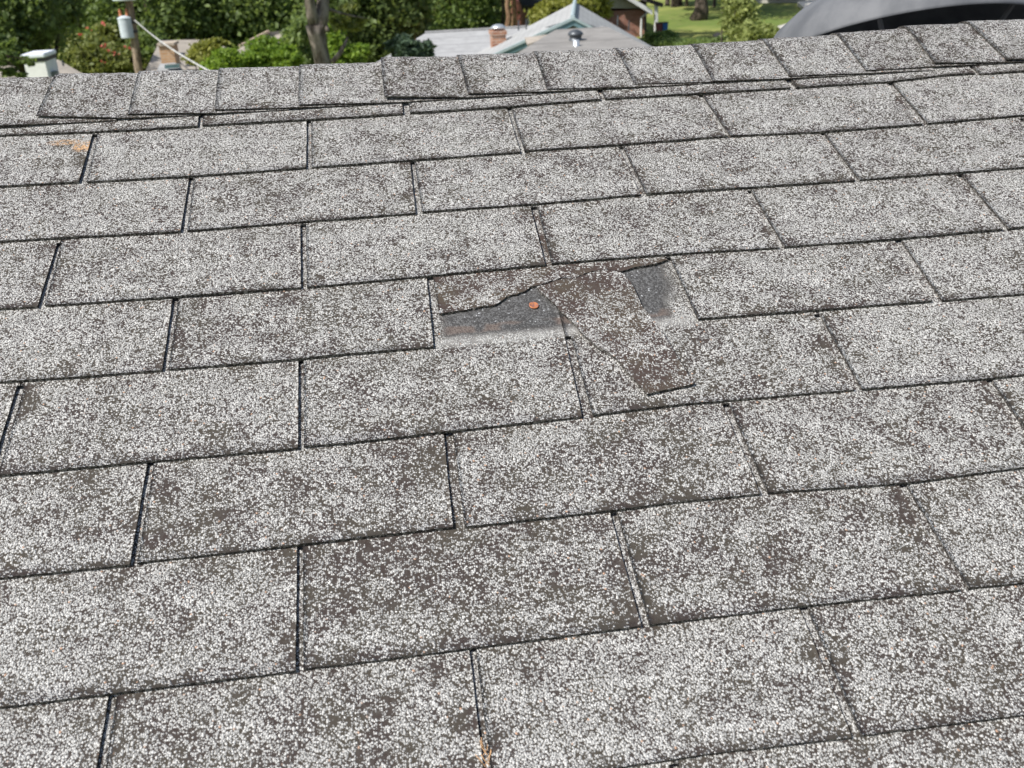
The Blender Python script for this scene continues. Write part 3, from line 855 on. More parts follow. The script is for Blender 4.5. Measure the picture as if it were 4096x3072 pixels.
shrub('crape_myrtle', 'olive-green crape myrtle with scattered pink flowers left of the pole', 'shrub', [(390, 225, 37, 0.95, 0.65, 2), (290, 185, 37.5, 0.6, .4, 1), (480, 250, 36.5, .55, .4, 1), (430, 150, 38, .55, .42, .9), (320, 265, 36.5, .6, .3, .8), (590, 262, 36.5, .4, .3, .5)], 'olive', 0.10, 9000, 21)
fl = bpy.data.objects['foliage']
leaves('blossom', [(at(x, y, 35.8), (.12, .12, .09), 7) for x, y in ((412, 100), (320, 145), (500, 193), (422, 200), (408, 253), (415, 178), (462, 212), (357, 120))], 0.065, M_leaf['pink'], fl.parent, seed=4)
shrub('bush', 'bright lime green bush just right of the cable', 'bush', [(905, 245, 21, 0.26, 0.24, 1), (850, 270, 21, .24, .12, .5)], 'bright', 0.05, 5000, 22)
shrub('bush', 'broad bright green bush left of the forked trunk', 'bush', [(1065, 222, 22, 0.40, 0.34, 2), (1150, 240, 21.5, .26, .26, 1), (1000, 250, 21.5, .22, .2, .8)], 'bright', 0.05, 8000, 23)
shrub('bush', 'yellow-green feathery shrub by the tan chimney', 'shrub', [(820, 200, 25, 0.34, 0.2, 1.2), (790, 235, 24.5, .24, .14, .6), (865, 172, 25, .18, .1, .4)], 'yellow', 0.055, 4200, 24)
shrub('bush', 'dark leafy bush left of the forked trunk', 'bush', [(1190, 180, 24, .34, .55, 1), (1215, 240, 24, .3, .3, .5)], 'mid', 0.07, 3500, 25)
shrub('bush', 'bright green bush right of the forked trunk', 'bush', [(1345, 180, 23, .22, .5, 1), (1425, 215, 23, .26, .22, .8), (1360, 235, 23, .3, .2, .6)], 'bright', 0.06, 3600, 26)
shrub('spruce_bush', 'small blue-green spruce in front of the long grey roof', 'shrub', [(1640, 205, 19, .22, .20, 1), (1580, 190, 19.5, .16, .14, .6), (1700, 200, 19, .16, .15, .6), (1610, 165, 19.5, .16, .10, .4)], 'spruce', 0.045, 4200, 27, elong=2.6)
shrub('willow_shrub', 'pale feathery willow-like shrub between the lawn and the round vent', 'shrub', [(2960, 60, 24, .34, .55, 2), (2990, 140, 23, .42, .3, 1.2), (2930, 0, 24.5, .25, .3, .6), (3070, 135, 23.5, .24, .2, .9)], 'willow', 0.055, 6200, 28, elong=2.4, shell=0.15, clump=0.24)
shrub('hedge_bush', 'dark low hedge against the right corner of the brick house', 'bush', [(2625, 165, 46, .55, .45, 1), (2665, 150, 47, .45, .3, .6), (2700, 178, 44, .8, .3, .7)], 'mid', 0.09, 3800, 29)
shrub('bush', 'low green bushes at the near edge of the lawn', 'bush', [(2760, 178, 40, .7, .22, 1), (2850, 172, 41, .7, .2, 1), (2900, 165, 41, .4, .25, .6)], 'mid', 0.08, 3000, 30)
# sprig hanging in front of the white chimney
tw = empty('leafy_branch', at(-60, 180, 17)); tag(tw, 'dark leafy branch hanging in front of the white chimney', 'branch')
bm = bmesh.new()
limb(bm, at(-200, 120, 17), at(60, 240, 17), .03, .012, rr, 0.05); limb(bm, at(0, 215, 17), at(150, 245, 17), .012, .004, rr, 0.08); limb(bm, at(-60, 200, 17), at(100, 300, 17), .014, .004, rr, 0.1)
bm_obj('twig', bm, M_bark_d, tw)
leaves('foliage', [(at(10, 215, 17), (.22, .2, .16), 600), (at(70, 245, 17), (.2, .1, .05), 260), (at(125, 250, 17), (.12, .08, .035), 140), (at(10, 290, 17), (.22, .15, .07), 420), (at(80, 298, 17), (.14, .1, .04), 200), (at(58, 270, 17), (.05, .05, .12), 120), (at(-110, 200, 17), (.25, .2, .2), 500)], 0.045, M_leaf['dark'], tw, seed=31)

# trunks on and beyond the lawn
def bare_trunk(label, px, py, D, r, top_y, bark, lean=0, group=None, seed=1):
    rr = random.Random(seed)
    p = at(px, py, D)
    root = empty('tree', (p.x, p.y, p.z)); tag(root, label, 'tree', group)
    bm = bmesh.new()
    q = at(px + lean, top_y, D)
    n = 7
    pts = [p.lerp(q, t / n) + Vector((rr.uniform(-.3, .3), rr.uniform(-.3, .3), 0)) * r for t in range(n + 1)]
    tube(bm, pts, [r * (1.45 if t == 0 else 1.1 if t == 1 else 1 - .3 * t / n) for t in range(n + 1)], 12)
    bm_obj('trunk', bm, bark, root, smooth=True)
    leaves('crown', [(q + Vector((0, 0, 2)), (r * 7 + 1.5, r * 7 + 1.5, 2.4), 2600)], 0.22, M_leaf['mid'], root, seed=seed)
for i, (px, D) in enumerate(((2330, 42), (2500, 47), (2640, 64))):  # oaks added with crowns above the view, to dapple the lawn with shade
    rrr = random.Random(i)
    p = at(px, -560, D)
    root = empty('shade_tree', (p.x, p.y, GZ)); tag(root, ('tall oak left of the brick house, added with its crown out of view to shade the lawn', 'tall oak by the brick house porch, added with its crown out of view to shade the lawn', 'tall oak over the far lawn, added with its crown out of view to shade it')[i], 'tree')
    bm = bmesh.new(); tube(bm, [(p.x + 9, p.y - 14, GZ), (p.x + 8, p.y - 13, GZ + 4), p + Vector((0, -3, 0))] if i == 0 else [(p.x, p.y + 12, GZ), (p.x, p.y + 11, GZ + 4), p + Vector((0, 6, 0))], [.3, .24, .15], 10)
    if i == 0:
        bm.free(); bm = bmesh.new(); tube(bm, [(p.x - 5, p.y + 9, GZ), (p.x - 5, p.y + 8, GZ + 4), p], [.3, .24, .15], 10)
    bm_obj('trunk', bm, M_bark_d, root)
    leaves('crown', [(p + Vector((rrr.uniform(-2.5, 2.5), rrr.uniform(-3, 3), rrr.uniform(0, 2))), (2.0, 2.4, 1.0), 900) for _ in range(5)], 0.3, M_leaf['mid'], root, seed=60 + i, clump=.12)
bare_trunk('thick dark oak trunk standing on the sunlit lawn', 2800, 84, 62, 0.40, -230, M_bark_d, 14, seed=1)
bare_trunk('dark oak trunk at the right edge of the lawn beside the willow shrub', 2904, 62, 68, 0.24, -200, M_bark_d, 10, seed=2)
bare_trunk('slim tree trunk between the two oak trunks on the lawn', 2857, 54, 72, 0.10, -190, M_bark_d, 4, seed=3)
for i, (px, py, D, r, lab) in enumerate(((2695, 54, 74, .22, 'dark trunk nearest the brick house behind the lawn'), (2718, 52, 75, .20, 'second trunk from the brick house behind the lawn'), (2672, 50, 76, .17, 'half hidden trunk close beside the brick house porch'), (2745, 52, 74, .11, 'thin grey trunk left of the thick oak'))):
    bare_trunk(lab, px, py, D, r, -190, M_bark_d, 3, 'tree trunks beyond the lawn', seed=20 + i)
for i, (px, py, D, r, lab) in enumerate(((2034, 160, 46, .13, 'reddish trunk just above the brick chimney'), (2058, 150, 48, .11, 'reddish pine trunk right of the brick chimney'), (2012, 140, 50, .09, 'slim dark pine trunk above the metal chimney cap'), (1943, 130, 52, .12, 'dark trunk left of the brick chimney'))):
    bare_trunk(lab, px, py, D, r, -170, M_bark_r if i < 2 else M_bark_d, -4, 'pine trunks behind the grey roof', seed=40 + i)

# ------------------------------------------------------------------ utility pole, cable
M_pole = bark_mat('pole_wood', (0.13, 0.10, 0.075), (0.34, 0.27, 0.20), 6.0)
M_can = plain('transformer_grey', (0.50, 0.56, 0.60), 0.45, var=0.08)
M_dark = plain('dark_metal', (0.05, 0.05, 0.055), 0.5)
pc = at(520, 60, 34)
pole = empty('utility_pole', (pc.x, pc.y, GZ)); tag(pole, 'leaning wooden utility pole with a grey can transformer', 'utility pole')
bm = bmesh.new(); tube(bm, [(pc.x + .12, pc.y, GZ - .3), at(553, 270, 34), at(530, 100, 34), at(508, -40, 34), at(492, -160, 34)], [.17, .135, .125, .115, .10], 14)
bm_obj('pole', bm, M_pole, pole, smooth=True)
def can(px, py, D, r, hgt):
    c = at(px, py, D)
    bm = bmesh.new()
    lathe(bm, [(0, 0), (r * .9, 0), (r, .03), (r, hgt - .03), (r * 1.04, hgt - .03), (r * 1.04, hgt), (r * .5, hgt + .06), (0, hgt + .07)], 24, Matrix.Translation((c.x, c.y, c.z)))
    t = bm_obj('transformer', bm, M_can, pole, smooth=False)
    bm = bmesh.new()
    for dx in (-.1, .1):
        lathe(bm, [(0.045, hgt + .03), (.06, hgt + .08), (.035, hgt + .12), (.05, hgt + .17), (.02, hgt + .26), (0, hgt + .27)], 10, Matrix.Translation((c.x + dx, c.y, c.z)))
    bm_obj('bushing', bm, plain('orange_brown_ceramic', (0.45, 0.18, 0.09), .4), t)
    bm = bmesh.new(); box(bm, (c.x + r + .05, c.y, c.z + hgt * .3), (.14, .1, .06)); box(bm, (c.x + r + .05, c.y, c.z + hgt * .75), (.14, .1, .06))
    bm_obj('mounting_bracket', bm, M_dark, t)
can(513, 153, 33.9, .205, .60)
can(500, 3, 33.7, .36, .7)
cb = empty('power_cable', at(545, 82, 33)); tag(cb, 'pale twisted service cable sloping down from the pole to the right', 'cable')
bm = bmesh.new()
A, B = at(538, 80, 33.8), at(1000, 372, 12)
pts = [A.lerp(B, t / 24) - Vector((0, 0, .12 * math.sin(math.pi * t / 24))) for t in range(25)]
tube(bm, pts, 0.015, 6)
bm_obj('cable', bm, plain('aluminium_cable', (0.52, 0.52, 0.50), .5), cb)

# ------------------------------------------------------------------ neighbouring houses
M_rf_pale = far_shingle_mat('roof_pale_grey', (0.37, 0.375, 0.37))
M_rf_grey = far_shingle_mat('roof_grey', (0.28, 0.28, 0.28))
M_rf_tan = far_shingle_mat('roof_tan', (0.34, 0.305, 0.26))
M_rf_dark = far_shingle_mat('roof_dark', (0.06, 0.055, 0.05))
M_teal = plain('teal_trim', (0.16, 0.26, 0.29), 0.5, var=.12)
M_teal_l = plain('pale_teal_flashing', (0.38, 0.46, 0.47), 0.5, var=.1)
M_side = plain('grey_siding', (0.30, 0.31, 0.31), .7, var=.1)
M_cream = plain('cream_siding', (0.52, 0.49, 0.41), .7, var=.06)
M_brick_r = brick_mat('red_brick', (0.30, 0.115, 0.075), (0.40, 0.17, 0.115), (0.42, 0.36, 0.31))
M_brick_t = brick_mat('tan_brick', (0.46, 0.27, 0.14), (0.56, 0.36, 0.21), (0.5, 0.42, 0.32))
M_brick_c = brick_mat('chimney_brick', (0.30, 0.13, 0.075), (0.48, 0.27, 0.18), (0.44, 0.38, 0.32))
M_alu = plain('pale_metal', (0.55, 0.58, 0.60), .3, var=.1, metal=.6)
M_blackish = plain('dark_vent_metal', (0.09, 0.10, 0.11), .4, metal=.4)
M_louv = plain('dark_louvre', (0.07, 0.08, 0.08), .7)
M_glass = plain('window_glass', (0.10, 0.12, 0.13), .08, .6)

# A: house with the teal-trimmed gable
hA = empty('neighbour_house', (at(2290, 100, 22).x, at(2290, 100, 22).y, GZ)); tag(hA, 'neighbour house with pale grey roof and teal gable trim, behind the ridge', 'house')
D0, D1 = 21.0, 26.0
ap0, ap1 = at(2290, 66, D0), at(2300, 15, D1)
ap1.z = ap0.z = (ap0.z + ap1.z) / 2
l0, l1 = at(1950, 232, D0), at(1985, 172, D1)
r0, r1 = at(2660, 262, D0), at(2640, 205, D1)
def extend(a, b, f): return a + (b - a) * f
L0, L1, R0, R1 = extend(ap0, l0, 1.7), extend(ap1, l1, 1.7), extend(ap0, r0, 1.35), extend(ap1, r1, 1.35)
bm = bmesh.new(); slab(bm, [ap0, ap1, L1, L0], .12); rp = bm_obj('roof', bm, M_rf_pale, hA)
bm = bmesh.new(); slab(bm, [ap0 + Vector((0, 0, -.002)), R0, R1, ap1 + Vector((0, 0, -.002))], .12); bm_obj('roof', bm, M_rf_pale, hA)
bm = bmesh.new(); tube(bm, [ap0 + Vector((0, 0, .02)), ap1 + Vector((0, 0, .02))], .05, 8); bm_obj('ridge_cap', bm, M_teal_l, rp)
for (a, b_) in ((ap0, L0), (ap0, R0)):
    bm = bmesh.new()
    o = Vector((0, -.035, -.02)); dn = Vector((0, 0, -.105))
    slab(bm, [a + o, b_ + o, b_ + o + dn, a + o + dn], .05, (0, -1, 0)); bm_obj('barge_board', bm, M_teal, hA)
    bm = bmesh.new(); o = Vector((0, -.05, .035)); dn = Vector((0, 0, -.055))
    slab(bm, [a + o, b_ + o, b_ + o + dn, a + o + dn], .06, (0, -1, 0)); bm_obj('drip_edge', bm, M_teal_l, hA)
    bm = bmesh.new(); o = Vector((0, .02, -.10)); dn = Vector((0, 0, -.05))
    slab(bm, [a + o, b_ + o, b_ + o + dn, a + o + dn], .05, (0, 1, 0)); bm_obj('soffit_board', bm, M_side, hA)
bm = bmesh.new()
o = Vector((0, .35, -.13))
slab(bm, [ap0 + o, L0 + o, Vector((L0.x, L0.y + .35, GZ)), Vector((R0.x, R0.y + .35, GZ)), R0 + o], .15, (0, 1, 0)); bm_obj('gable_wall', bm, M_side, hA)
bm = bmesh.new(); slab(bm, [L1 + Vector((.3, -.2, -.12)), L0 + Vector((.3, .5, -.12)), Vector((L0.x + .3, L0.y + .5, GZ)), Vector((L1.x + .3, L1.y - .2, GZ))], .15, (1, 0, 0))
slab(bm, [R1 + Vector((-.3, -.2, -.12)), R0 + Vector((-.3, .5, -.12)), Vector((R0.x - .3, R0.y + .5, GZ)), Vector((R1.x - .3, R1.y - .2, GZ))], .15, (-1, 0, 0))
slab(bm, [ap1 + Vector((0, -.3, -.15)), L1 + Vector((0, -.3, -.15)), Vector((L1.x, L1.y - .3, GZ)), Vector((R1.x, R1.y - .3, GZ)), R1 + Vector((0, -.3, -.15))], .1, (0, -1, 0))
bm_obj('wall', bm, M_brick_r, hA)
# louvre in the gable
lv = [at(2180, 110, D0 + .2), at(2290, 76, D0 + .2), at(2400, 112, D0 + .2)]
bm = bmesh.new()
for k in range(9):
    t = k / 9; t2 = (k + .6) / 9
    a1, b1 = lv[0].lerp(lv[1], t), lv[2].lerp(lv[1], t); a2, b2 = lv[0].lerp(lv[1], t2), lv[2].lerp(lv[1], t2)
    slab(bm, [a1, b1, b2 + Vector((0, .04, 0)), a2 + Vector((0, .04, 0))], .02, (0, 1, 0))
bm_obj('louvre', bm, M_louv, hA)
# lower hipped roof in front with the round ventilator
q = [at(2222, 116, 19.5), at(2428, 108, 19.5), at(2665, 225, 15.6), at(1985, 262, 15.6)]
zt = (q[0].z + q[1].z) / 2; q[0].z = q[1].z = zt; zb_ = (q[2].z + q[3].z) / 2; q[2].z = q[3].z = zb_
bm = bmesh.new(); slab(bm, [q[0], q[3], q[2], q[1]], .1); bm_obj('lower_roof', bm, far_shingle_mat('roof_warm_grey', (0.255, 0.245, 0.23)), hA)
ql = Vector((at(2262, 128, D0 + .3).x, D0 + .3 + CAMW.y, q[3].z)); qr = Vector((at(2400, 128, D0 + .3).x, D0 + .3 + CAMW.y, q[2].z))
bm = bmesh.new(); slab(bm, [q[0] + Vector((0, 0, -.004)), ql, q[3] + Vector((0, 0, -.004))], .1)
slab(bm, [q[1] + Vector((0, 0, -.004)), q[2] + Vector((0, 0, -.004)), qr], .1); bm_obj('hip_side', bm, M_rf_grey, hA)
bm = bmesh.new()
slab(bm, [q[3] + Vector((.3, .3, -.1)), q[2] + Vector((-.3, .3, -.1)), Vector((q[2].x - .3, q[2].y + .3, GZ)), Vector((q[3].x + .3, q[3].y + .3, GZ))], .15, (0, 1, 0))
bm_obj('front_wall', bm, M_brick_r, hA)
def mushroom(px, py, D, r, par, mat):
    c = at(px, py, D)
    t = empty('roof_ventilator', c, par)
    t.matrix_parent_inverse = par.matrix_basis.inverted()
    t.location = c
    bm = bmesh.new(); lathe(bm, [(0, r * .62), (r * .35, r * .58), (r * .7, r * .42), (r * .95, r * .2), (r, 0), (r * .96, -.01), (r * .8, -.02), (r * .78, -.07), (r * .9, -.08), (r * .9, -.11), (r * .55, -.13), (0, -.13)], 28, Matrix.Translation(c))
    bm_obj('ventilator_dome', bm, mat, par, smooth=True)
    bm = bmesh.new(); lathe(bm, [(r * .55, -.10), (r * .6, -.42)], 20, Matrix.Translation(c)); bm_obj('ventilator_base', bm, M_alu, par, smooth=True)
    bpy.data.objects.remove(t)
mushroom(2302, 138, 17.9, .135, hA, M_blackish)
bm = bmesh.new(); p = at(2305, 185, 17.2); tube(bm, [p + Vector((0, 0, -.3)), p + Vector((0, 0, .10))], .055, 12); bm_obj('vent_pipe', bm, M_alu, hA, smooth=True)
bm = bmesh.new()
for x, y in ((2074, 122), (2105, 118), (2515, 122), (2470, 102)):
    p = at(x, y, 23.5); tube(bm, [p, p + Vector((0.01, 0, .22))], .016, 6)
bm_obj('plumbing_pipe', bm, M_blackish, hA)
# bit of gutter and valley at the left
bm = bmesh.new(); a, b_ = at(2098, 150, 20.2), at(2195, 136, 20.2); slab(bm, [a, b_, at(2185, 150, 19.6), at(2110, 178, 19.6)], .06); bm_obj('porch_roof', bm, M_rf_tan, hA)

# B: long grey roof with the brick chimney
hB = empty('neighbour_house', (at(1800, 150, 30).x, at(1800, 150, 30).y, GZ)); tag(hB, 'neighbour house with a long plain light grey roof and brick chimney', 'house')
a, b_ = at(1700, 130, 31), at(2010, 119, 31); a.z = b_.z = (a.z + b_.z) / 2
c, e = at(1470, 262, 25.5), at(2010, 245, 25.5); c.z = e.z = (c.z + e.z) / 2
b_.x += 1.2; e.x += 1.2
bm = bmesh.new(); slab(bm, [a, c, e, b_], .12); bm_obj('roof', bm, far_shingle_mat('roof_silver', (0.37, 0.372, 0.37)), hB)
a2, b2 = a + Vector((-1.0, 5, -1.6)), b_ + Vector((0, 5, -1.6))
bm = bmesh.new(); slab(bm, [a + Vector((0, 0, -.004)), b_ + Vector((0, 0, -.004)), b2, a2], .12); slab(bm, [a + Vector((0, 0, -.008)), a2, c + Vector((0, 0, -.008))], .12); bm_obj('rear_roof', bm, M_rf_grey, hB)
bm = bmesh.new(); tube(bm, [a + Vector((0, 0, .02)), b_ + Vector((0, 0, .02))], .045, 6); bm_obj('ridge_cap', bm, M_rf_grey, hB)
bm = bmesh.new(); box(bm, ((c.x + e.x) / 2 + .2, (c.y + a2.y) / 2, (GZ + c.z) / 2 - .1), (e.x - c.x - 1.6, a2.y - c.y - 1.2, c.z - GZ - .2)); bm_obj('wall', bm, M_brick_r, hB)
p = at(1996, 160, 25); w = .36
bm = bmesh.new(); box(bm, (p.x, p.y + .2, p.z - .46), (w * .92, .5, 1.32)); ch = bm_obj('chimney', bm, M_brick_c, hB)
bm = bmesh.new(); box(bm, (p.x, p.y + .2, p.z + .16), (w * 1.06, .56, .09)); bm_obj('chimney_collar', bm, M_brick_c, ch)
bm = bmesh.new(); q_ = at(1997, 112, 25)
lathe(bm, [(0, .10), (.10, .085), (.19, .03), (.19, .0), (.11, -.02), (.11, -.10)], 20, Matrix.Translation(q_ + Vector((0, .2, -.02)))); bm_obj('chimney_cap', bm, M_alu, ch, smooth=True)

# C: brick house far back on the right
hC = empty('brick_house', (at(2500, 80, 56).x, at(2500, 80, 56).y, GZ)); tag(hC, 'red brick house with cream gable siding beyond the teal-trimmed roof', 'house')
D = 55
x0_, x1_ = at(2330, 60, D).x, at(2578, 60, D).x
zt = at(2560, 38, D).z
y_ = CAMW.y + D
bm = bmesh.new(); box(bm, ((x0_ + x1_) / 2, y_ + 4, (GZ + zt) / 2), (x1_ - x0_, 8, zt - GZ)); bm_obj('wall', bm, M_brick_r, hC)
bm = bmesh.new(); A0 = at(2330, 34, D); A1 = at(2590, 33, D); A2 = at(2430, -62, D)
slab(bm, [A0, A1, A2], .12, (0, 1, 0)); bm_obj('gable_siding', bm, M_cream, hC)
bm = bmesh.new(); E0, E1 = at(2608, 40, D - .6), at(2420, -75, D - .6)
slab(bm, [E0, E1, E1 + Vector((0, 9, 0)), E0 + Vector((0, 9, 0))], .16); E2 = at(2300, 0, D - .6)
slab(bm, [E1 + Vector((0, 0, -.005)), E2, E2 + Vector((0, 9, 0)), E1 + Vector((0, 9, -.005))], .16); bm_obj('roof', bm, M_rf_dark, hC)
bm = bmesh.new(); slab(bm, [E0 + Vector((0, -.04, 0)), E1 + Vector((0, -.04, 0)), E1 + Vector((0, -.04, -.24)), E0 + Vector((0, -.04, -.24))], .05, (0, -1, 0)); bm_obj('fascia_board', bm, M_white, hC)
bm = bmesh.new(); tube(bm, [at(2602, 46, D - .5), at(2590, 52, D - .4), at(2566, 68, D - .3), at(2564, 120, D - .3), at(2564, 190, D - .3)], .055, 8); bm_obj('downspout', bm, M_white, hC)
# porch to its right: slab roof, white column, back wall with the porch shade in its dark colour
p0, p1 = at(2588, -12, D), at(2652, 12, D)
bm = bmesh.new(); slab(bm, [at(2575, -14, D), at(2655, 14, D - 1), at(2655, 14, D - 1) + Vector((0, 8, .2)), at(2575, -14, D) + Vector((0, 8, .2))], .2); bm_obj('porch_roof', bm, M_rf_dark, hC)
bm = bmesh.new(); p = at(2615, 30, D); box(bm, (p.x, p.y - .5, (p.z + GZ) / 2 + .2), (.17, .17, p.z - GZ)); bm_obj('column', bm, M_white, hC)
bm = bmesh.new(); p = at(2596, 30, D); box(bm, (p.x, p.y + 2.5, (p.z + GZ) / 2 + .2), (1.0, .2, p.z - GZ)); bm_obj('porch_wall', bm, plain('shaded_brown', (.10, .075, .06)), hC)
# D: dark red house with white window behind the gable
hD = empty('neighbour_house', (at(2130, 50, 52).x, at(2130, 50, 52).y, GZ)); tag(hD, 'dark red house with a white-framed window behind the pine trunks', 'house')
D = 52; a, b_ = at(2104, 20, D), at(2215, 20, D); y_ = CAMW.y + D
bm = bmesh.new(); box(bm, ((a.x + b_.x) / 2, y_ + 3, (GZ + a.z) / 2), (b_.x - a.x, 6, a.z - GZ)); bm_obj('wall', bm, plain('dark_red_brick', (.17, .055, .04), .9), hD)
bm = bmesh.new(); slab(bm, [at(2090, 22, D - .7), at(2240, 22, D - .7), at(2240, 22, D - .7) + Vector((0, 4, 1.3)), at(2090, 22, D - .7) + Vector((0, 4, 1.3))], .2)
bm_obj('roof', bm, M_rf_dark, hD)
bm = bmesh.new(); c = at(2140, 58, D); sx, sz = .34, .62
for dx, dz, s in ((0, sz, (2 * sx + .1, .08, .08)), (0, -sz, (2 * sx + .1, .08, .08)), (-sx, 0, (.08, .08, 2 * sz)), (sx, 0, (.08, .08, 2 * sz)), (0, 0, (2 * sx, .06, .05))):
    box(bm, (c.x + dx, y_ - .045, c.z + dz), s)
wf = bm_obj('window', bm, M_white, hD)
bm = bmesh.new(); box(bm, (c.x, y_ - .02, c.z), (2 * sx, .03, 2 * sz)); bm_obj('pane', bm, plain('pale_curtained_glass', (.32, .34, .36), .2), wf)
bm = bmesh.new(); c = at(2111, 70, D); box(bm, (c.x, y_ - .5, (at(2111, 22, D).z + GZ) / 2), (.13, .13, at(2111, 22, D).z - GZ)); bm_obj('porch_post', bm, M_white, hD)

# E: white chimney house lower left
hE = empty('neighbour_house', (at(140, 280, 21).x, at(140, 280, 21).y, GZ)); tag(hE, 'house with a bright white chimney at the lower left', 'house')
D = 20
a = at(98, 262, D); b_ = at(182, 258, D)
bm = bmesh.new(); cx = (a.x + b_.x) / 2; zt = at(140, 248, D).z
box(bm, (cx, CAMW.y + D + .35, (zt + GZ) / 2), (b_.x - a.x, .7, zt - GZ)); ch = bm_obj('chimney', bm, plain('white_stucco', (.80, .80, .78), .8, var=.05), hE)
bm = bmesh.new(); box(bm, (cx, CAMW.y + D + .35, zt + .035), (b_.x - a.x + .02, .72, .07)); bm_obj('chimney_gap_shade', bm, M_dark, ch)  # dark block stands in for the shade in the opening below the cap
bm = bmesh.new(); box(bm, (cx, CAMW.y + D + .35, zt + .105), (b_.x - a.x + .05, .78, .07)); bmesh.ops.bevel(bm, geom=bm.edges[:], offset=.015, segments=2, affect='EDGES'); bm_obj('chimney_cap', bm, plain('white_enamel', (.78, .82, .88), .4, var=.04), ch)
a, b_, c, e = at(232, 236, 24), at(165, 252, 24), at(150, 330, 21), at(340, 330, 21)
bm = bmesh.new(); slab(bm, [at(170, 255, 24), at(232, 238, 24), at(340, 300, 22.4), at(430, 380, 20), at(150, 380, 20)], .12); bm_obj('roof', bm, M_rf_tan, hE)
bm = bmesh.new(); slab(bm, [at(-80, 255, 24), at(60, 258, 24), at(100, 330, 21.5), at(-80, 330, 21.5)], .12); bm_obj('side_roof', bm, M_rf_tan, hE)
p = at(130, 330, 22); bm = bmesh.new(); box(bm, (p.x, p.y + 1.5, (p.z + GZ) / 2 - .2), (2.4, 2.6, p.z - GZ - .3)); bm_obj('wall', bm, M_cream, hE)
p = at(213, 296, 20.3); bm = bmesh.new(); box(bm, (p.x, p.y, p.z), (.17, .2, .10), .2); bm_obj('vent_box', bm, plain('slate_vent', (.17, .19, .20), .6), hE)
p = at(254, 264, 22.6); bm = bmesh.new(); tube(bm, [p, p + Vector((0, 0, .12))], .02, 6); bm_obj('vent_pipe', bm, M_blackish, hE)

# F: tan chimney house
hF = empty('neighbour_house', (at(750, 220, 33).x, at(750, 220, 33).y, GZ)); tag(hF, 'house with pale tan roof and orange-tan brick chimney', 'house')
bm = bmesh.new(); slab(bm, [at(640, 160, 34), at(860, 158, 34), at(980, 250, 29), at(900, 330, 26), at(560, 330, 26)], .12); bm_obj('roof', bm, M_rf_tan, hF)
p = at(762, 330, 27); bm = bmesh.new(); box(bm, (p.x, p.y + 2, (p.z + GZ) / 2), (3.4, 3.6, p.z - GZ - .3)); bm_obj('wall', bm, M_brick_t, hF)
D = 27
a, b_ = at(640, 215, D), at(697, 212, D); zt = at(668, 183, D).z
bm = bmesh.new(); box(bm, ((a.x + b_.x) / 2, CAMW.y + D + .3, (zt + GZ) / 2), (b_.x - a.x, .6, zt - GZ)); ch = bm_obj('chimney', bm, M_brick_t, hF)
bm = bmesh.new(); box(bm, ((a.x + b_.x) / 2, CAMW.y + D + .3, zt + .03), (b_.x - a.x + .08, .68, .06)); bm_obj('chimney_collar', bm, plain('mortar_cap', (.45, .38, .30)), ch)
bm = bmesh.new(); box(bm, (at(718, 218, 28.5).x, at(718, 218, 28.5).y, at(718, 218, 28.5).z), (.22, .3, .07)); bm_obj('vent_box', bm, M_blackish, hF)
bm = bmesh.new(); slab(bm, [at(640, 255, 26), at(700, 250, 26), at(755, 300, 25), at(620, 300, 25)], .08); bm_obj('lower_roof', bm, M_rf_pale, hF)
p = at(690, 264, 25.4); bm = bmesh.new(); box(bm, (p.x, p.y, p.z), (.34, .25, .07), .1); bm_obj('skylight', bm, plain('teal_glass', (.10, .17, .18), .2), hF)
# G: pale gable roof behind the bright bushes
hG = empty('neighbour_house', (at(1080, 180, 38).x, at(1080, 180, 38).y, GZ)); tag(hG, 'pale tan roof slope showing behind the bright green bushes', 'house')
bm = bmesh.new(); slab(bm, [at(1075, 128, 38), at(1170, 118, 39), at(1230, 280, 33), at(930, 280, 33), at(955, 190, 36.5)], .12); bm_obj('roof', bm, M_rf_tan, hG)
bm = bmesh.new(); tube(bm, [at(958, 186, 36.6), at(1075, 126, 38)], .06, 6); bm_obj('ridge_cap', bm, plain('tan_ridge', (.46, .36, .28)), hG)
p = at(1080, 290, 35); bm = bmesh.new(); box(bm, (p.x, p.y + 1, (p.z + GZ) / 2), (2.2, 2.5, p.z - GZ - .2)); bm_obj('wall', bm, M_cream, hG)

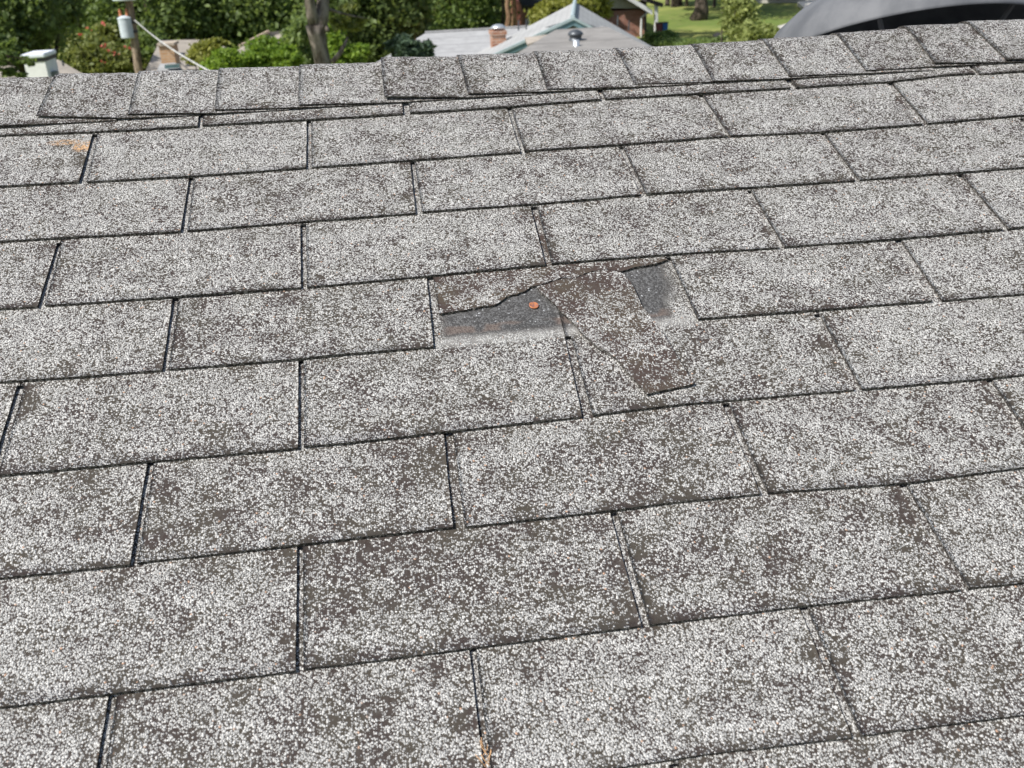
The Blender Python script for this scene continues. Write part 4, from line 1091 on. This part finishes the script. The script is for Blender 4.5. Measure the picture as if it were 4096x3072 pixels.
# ------------------------------------------------------------------ things on the lawn
def vehicle():
    p = at(3150, 72, 74)
    z0 = GZ + .36
    root = empty('parked_truck', (p.x, p.y, z0)); tag(root, 'bright blue pickup truck parked on the pale driveway behind the willow shrub', 'truck')
    mb = plain('blue_car_paint', (0.03, 0.17, 0.36), .3, .5, var=.08)
    bm = bmesh.new()
    prof = [(-2.5, .45), (-2.5, 1.05), (-1.0, 1.1), (-.75, 1.65), (.65, 1.7), (1.15, 1.12), (2.4, 1.0), (2.5, .5)]
    th = math.radians(60)
    R2 = Matrix.Translation((p.x, p.y, z0)) @ Matrix.Rotation(th, 4, 'Z')
    va = [bm.verts.new(R2 @ Vector((x, -.9, z))) for x, z in prof]; vb = [bm.verts.new(R2 @ Vector((x, .9, z))) for x, z in prof]
    bm.faces.new(va); bm.faces.new(vb[::-1])
    for i in range(len(prof)):
        j = (i + 1) % len(prof); bm.faces.new((va[i], vb[i], vb[j], va[j]))
    bmesh.ops.recalc_face_normals(bm, faces=bm.faces)
    bmesh.ops.bevel(bm, geom=bm.edges[:], offset=.06, segments=2, affect='EDGES')
    bm_obj('body', bm, mb, root)
    for sy in (-.915, .915):
        bm = bmesh.new(); v_ = [bm.verts.new(R2 @ Vector((x, sy, z))) for x, z in ((-.7, 1.15), (-.6, 1.55), (.55, 1.58), (.95, 1.15))]
        w_ = [bm.verts.new(R2 @ Vector((x, sy * .97, z))) for x, z in ((-.7, 1.15), (-.6, 1.55), (.55, 1.58), (.95, 1.15))]
        bm.faces.new(v_); bm.faces.new(w_[::-1])
        for i in range(4): bm.faces.new((v_[i], w_[i], w_[(i + 1) % 4], v_[(i + 1) % 4]))
        bm_obj('window', bm, M_glass, root)
        for wx in (-1.55, 1.6):
            bm = bmesh.new()
            lathe(bm, [(0, -.12), (.3, -.12), (.38, -.09), (.38, .09), (.3, .12), (0, .12)], 20, R2 @ Matrix.Translation((wx, sy * .93, .38)) @ Matrix.Rotation(math.pi / 2, 4, 'X'))
            bm_obj('wheel', bm, M_dark, root)
vehicle()
p = at(2648, 112, 52); z0 = p.z - .2
def bin_(x, col, lab, nm):
    root = empty('wheeled_bin', (x, p.y, z0)); tag(root, lab, 'bin')
    m = plain(nm, col, .5, var=.1)
    bm = bmesh.new(); v_ = box(bm, (x, p.y, z0 + .22), (.27, .3, .44))
    for q_ in v_:
        if q_.co.z < z0 + .2: q_.co.x = x + (q_.co.x - x) * .8
    bm_obj('body', bm, m, root)
    bm = bmesh.new(); box(bm, (x, p.y - .01, z0 + .46), (.30, .34, .04)); bm_obj('lid', bm, M_dark, root)
    for s in (-.11, .11):
        bm = bmesh.new(); lathe(bm, [(0, -.03), (.05, -.02), (.05, .02), (0, .03)], 12, Matrix.Translation((x + s, p.y + .13, z0 + .05)) @ Matrix.Rotation(math.pi / 2, 4, 'Y')); bm_obj('wheel', bm, M_dark, root)
bin_(p.x + .14, (0.025, 0.11, 0.30), 'blue wheeled bin by the brick house porch column', 'blue_plastic')
bin_(p.x - .17, (0.16, 0.045, 0.045), 'dull red wheeled bin beside the blue bin at the porch', 'red_plastic')
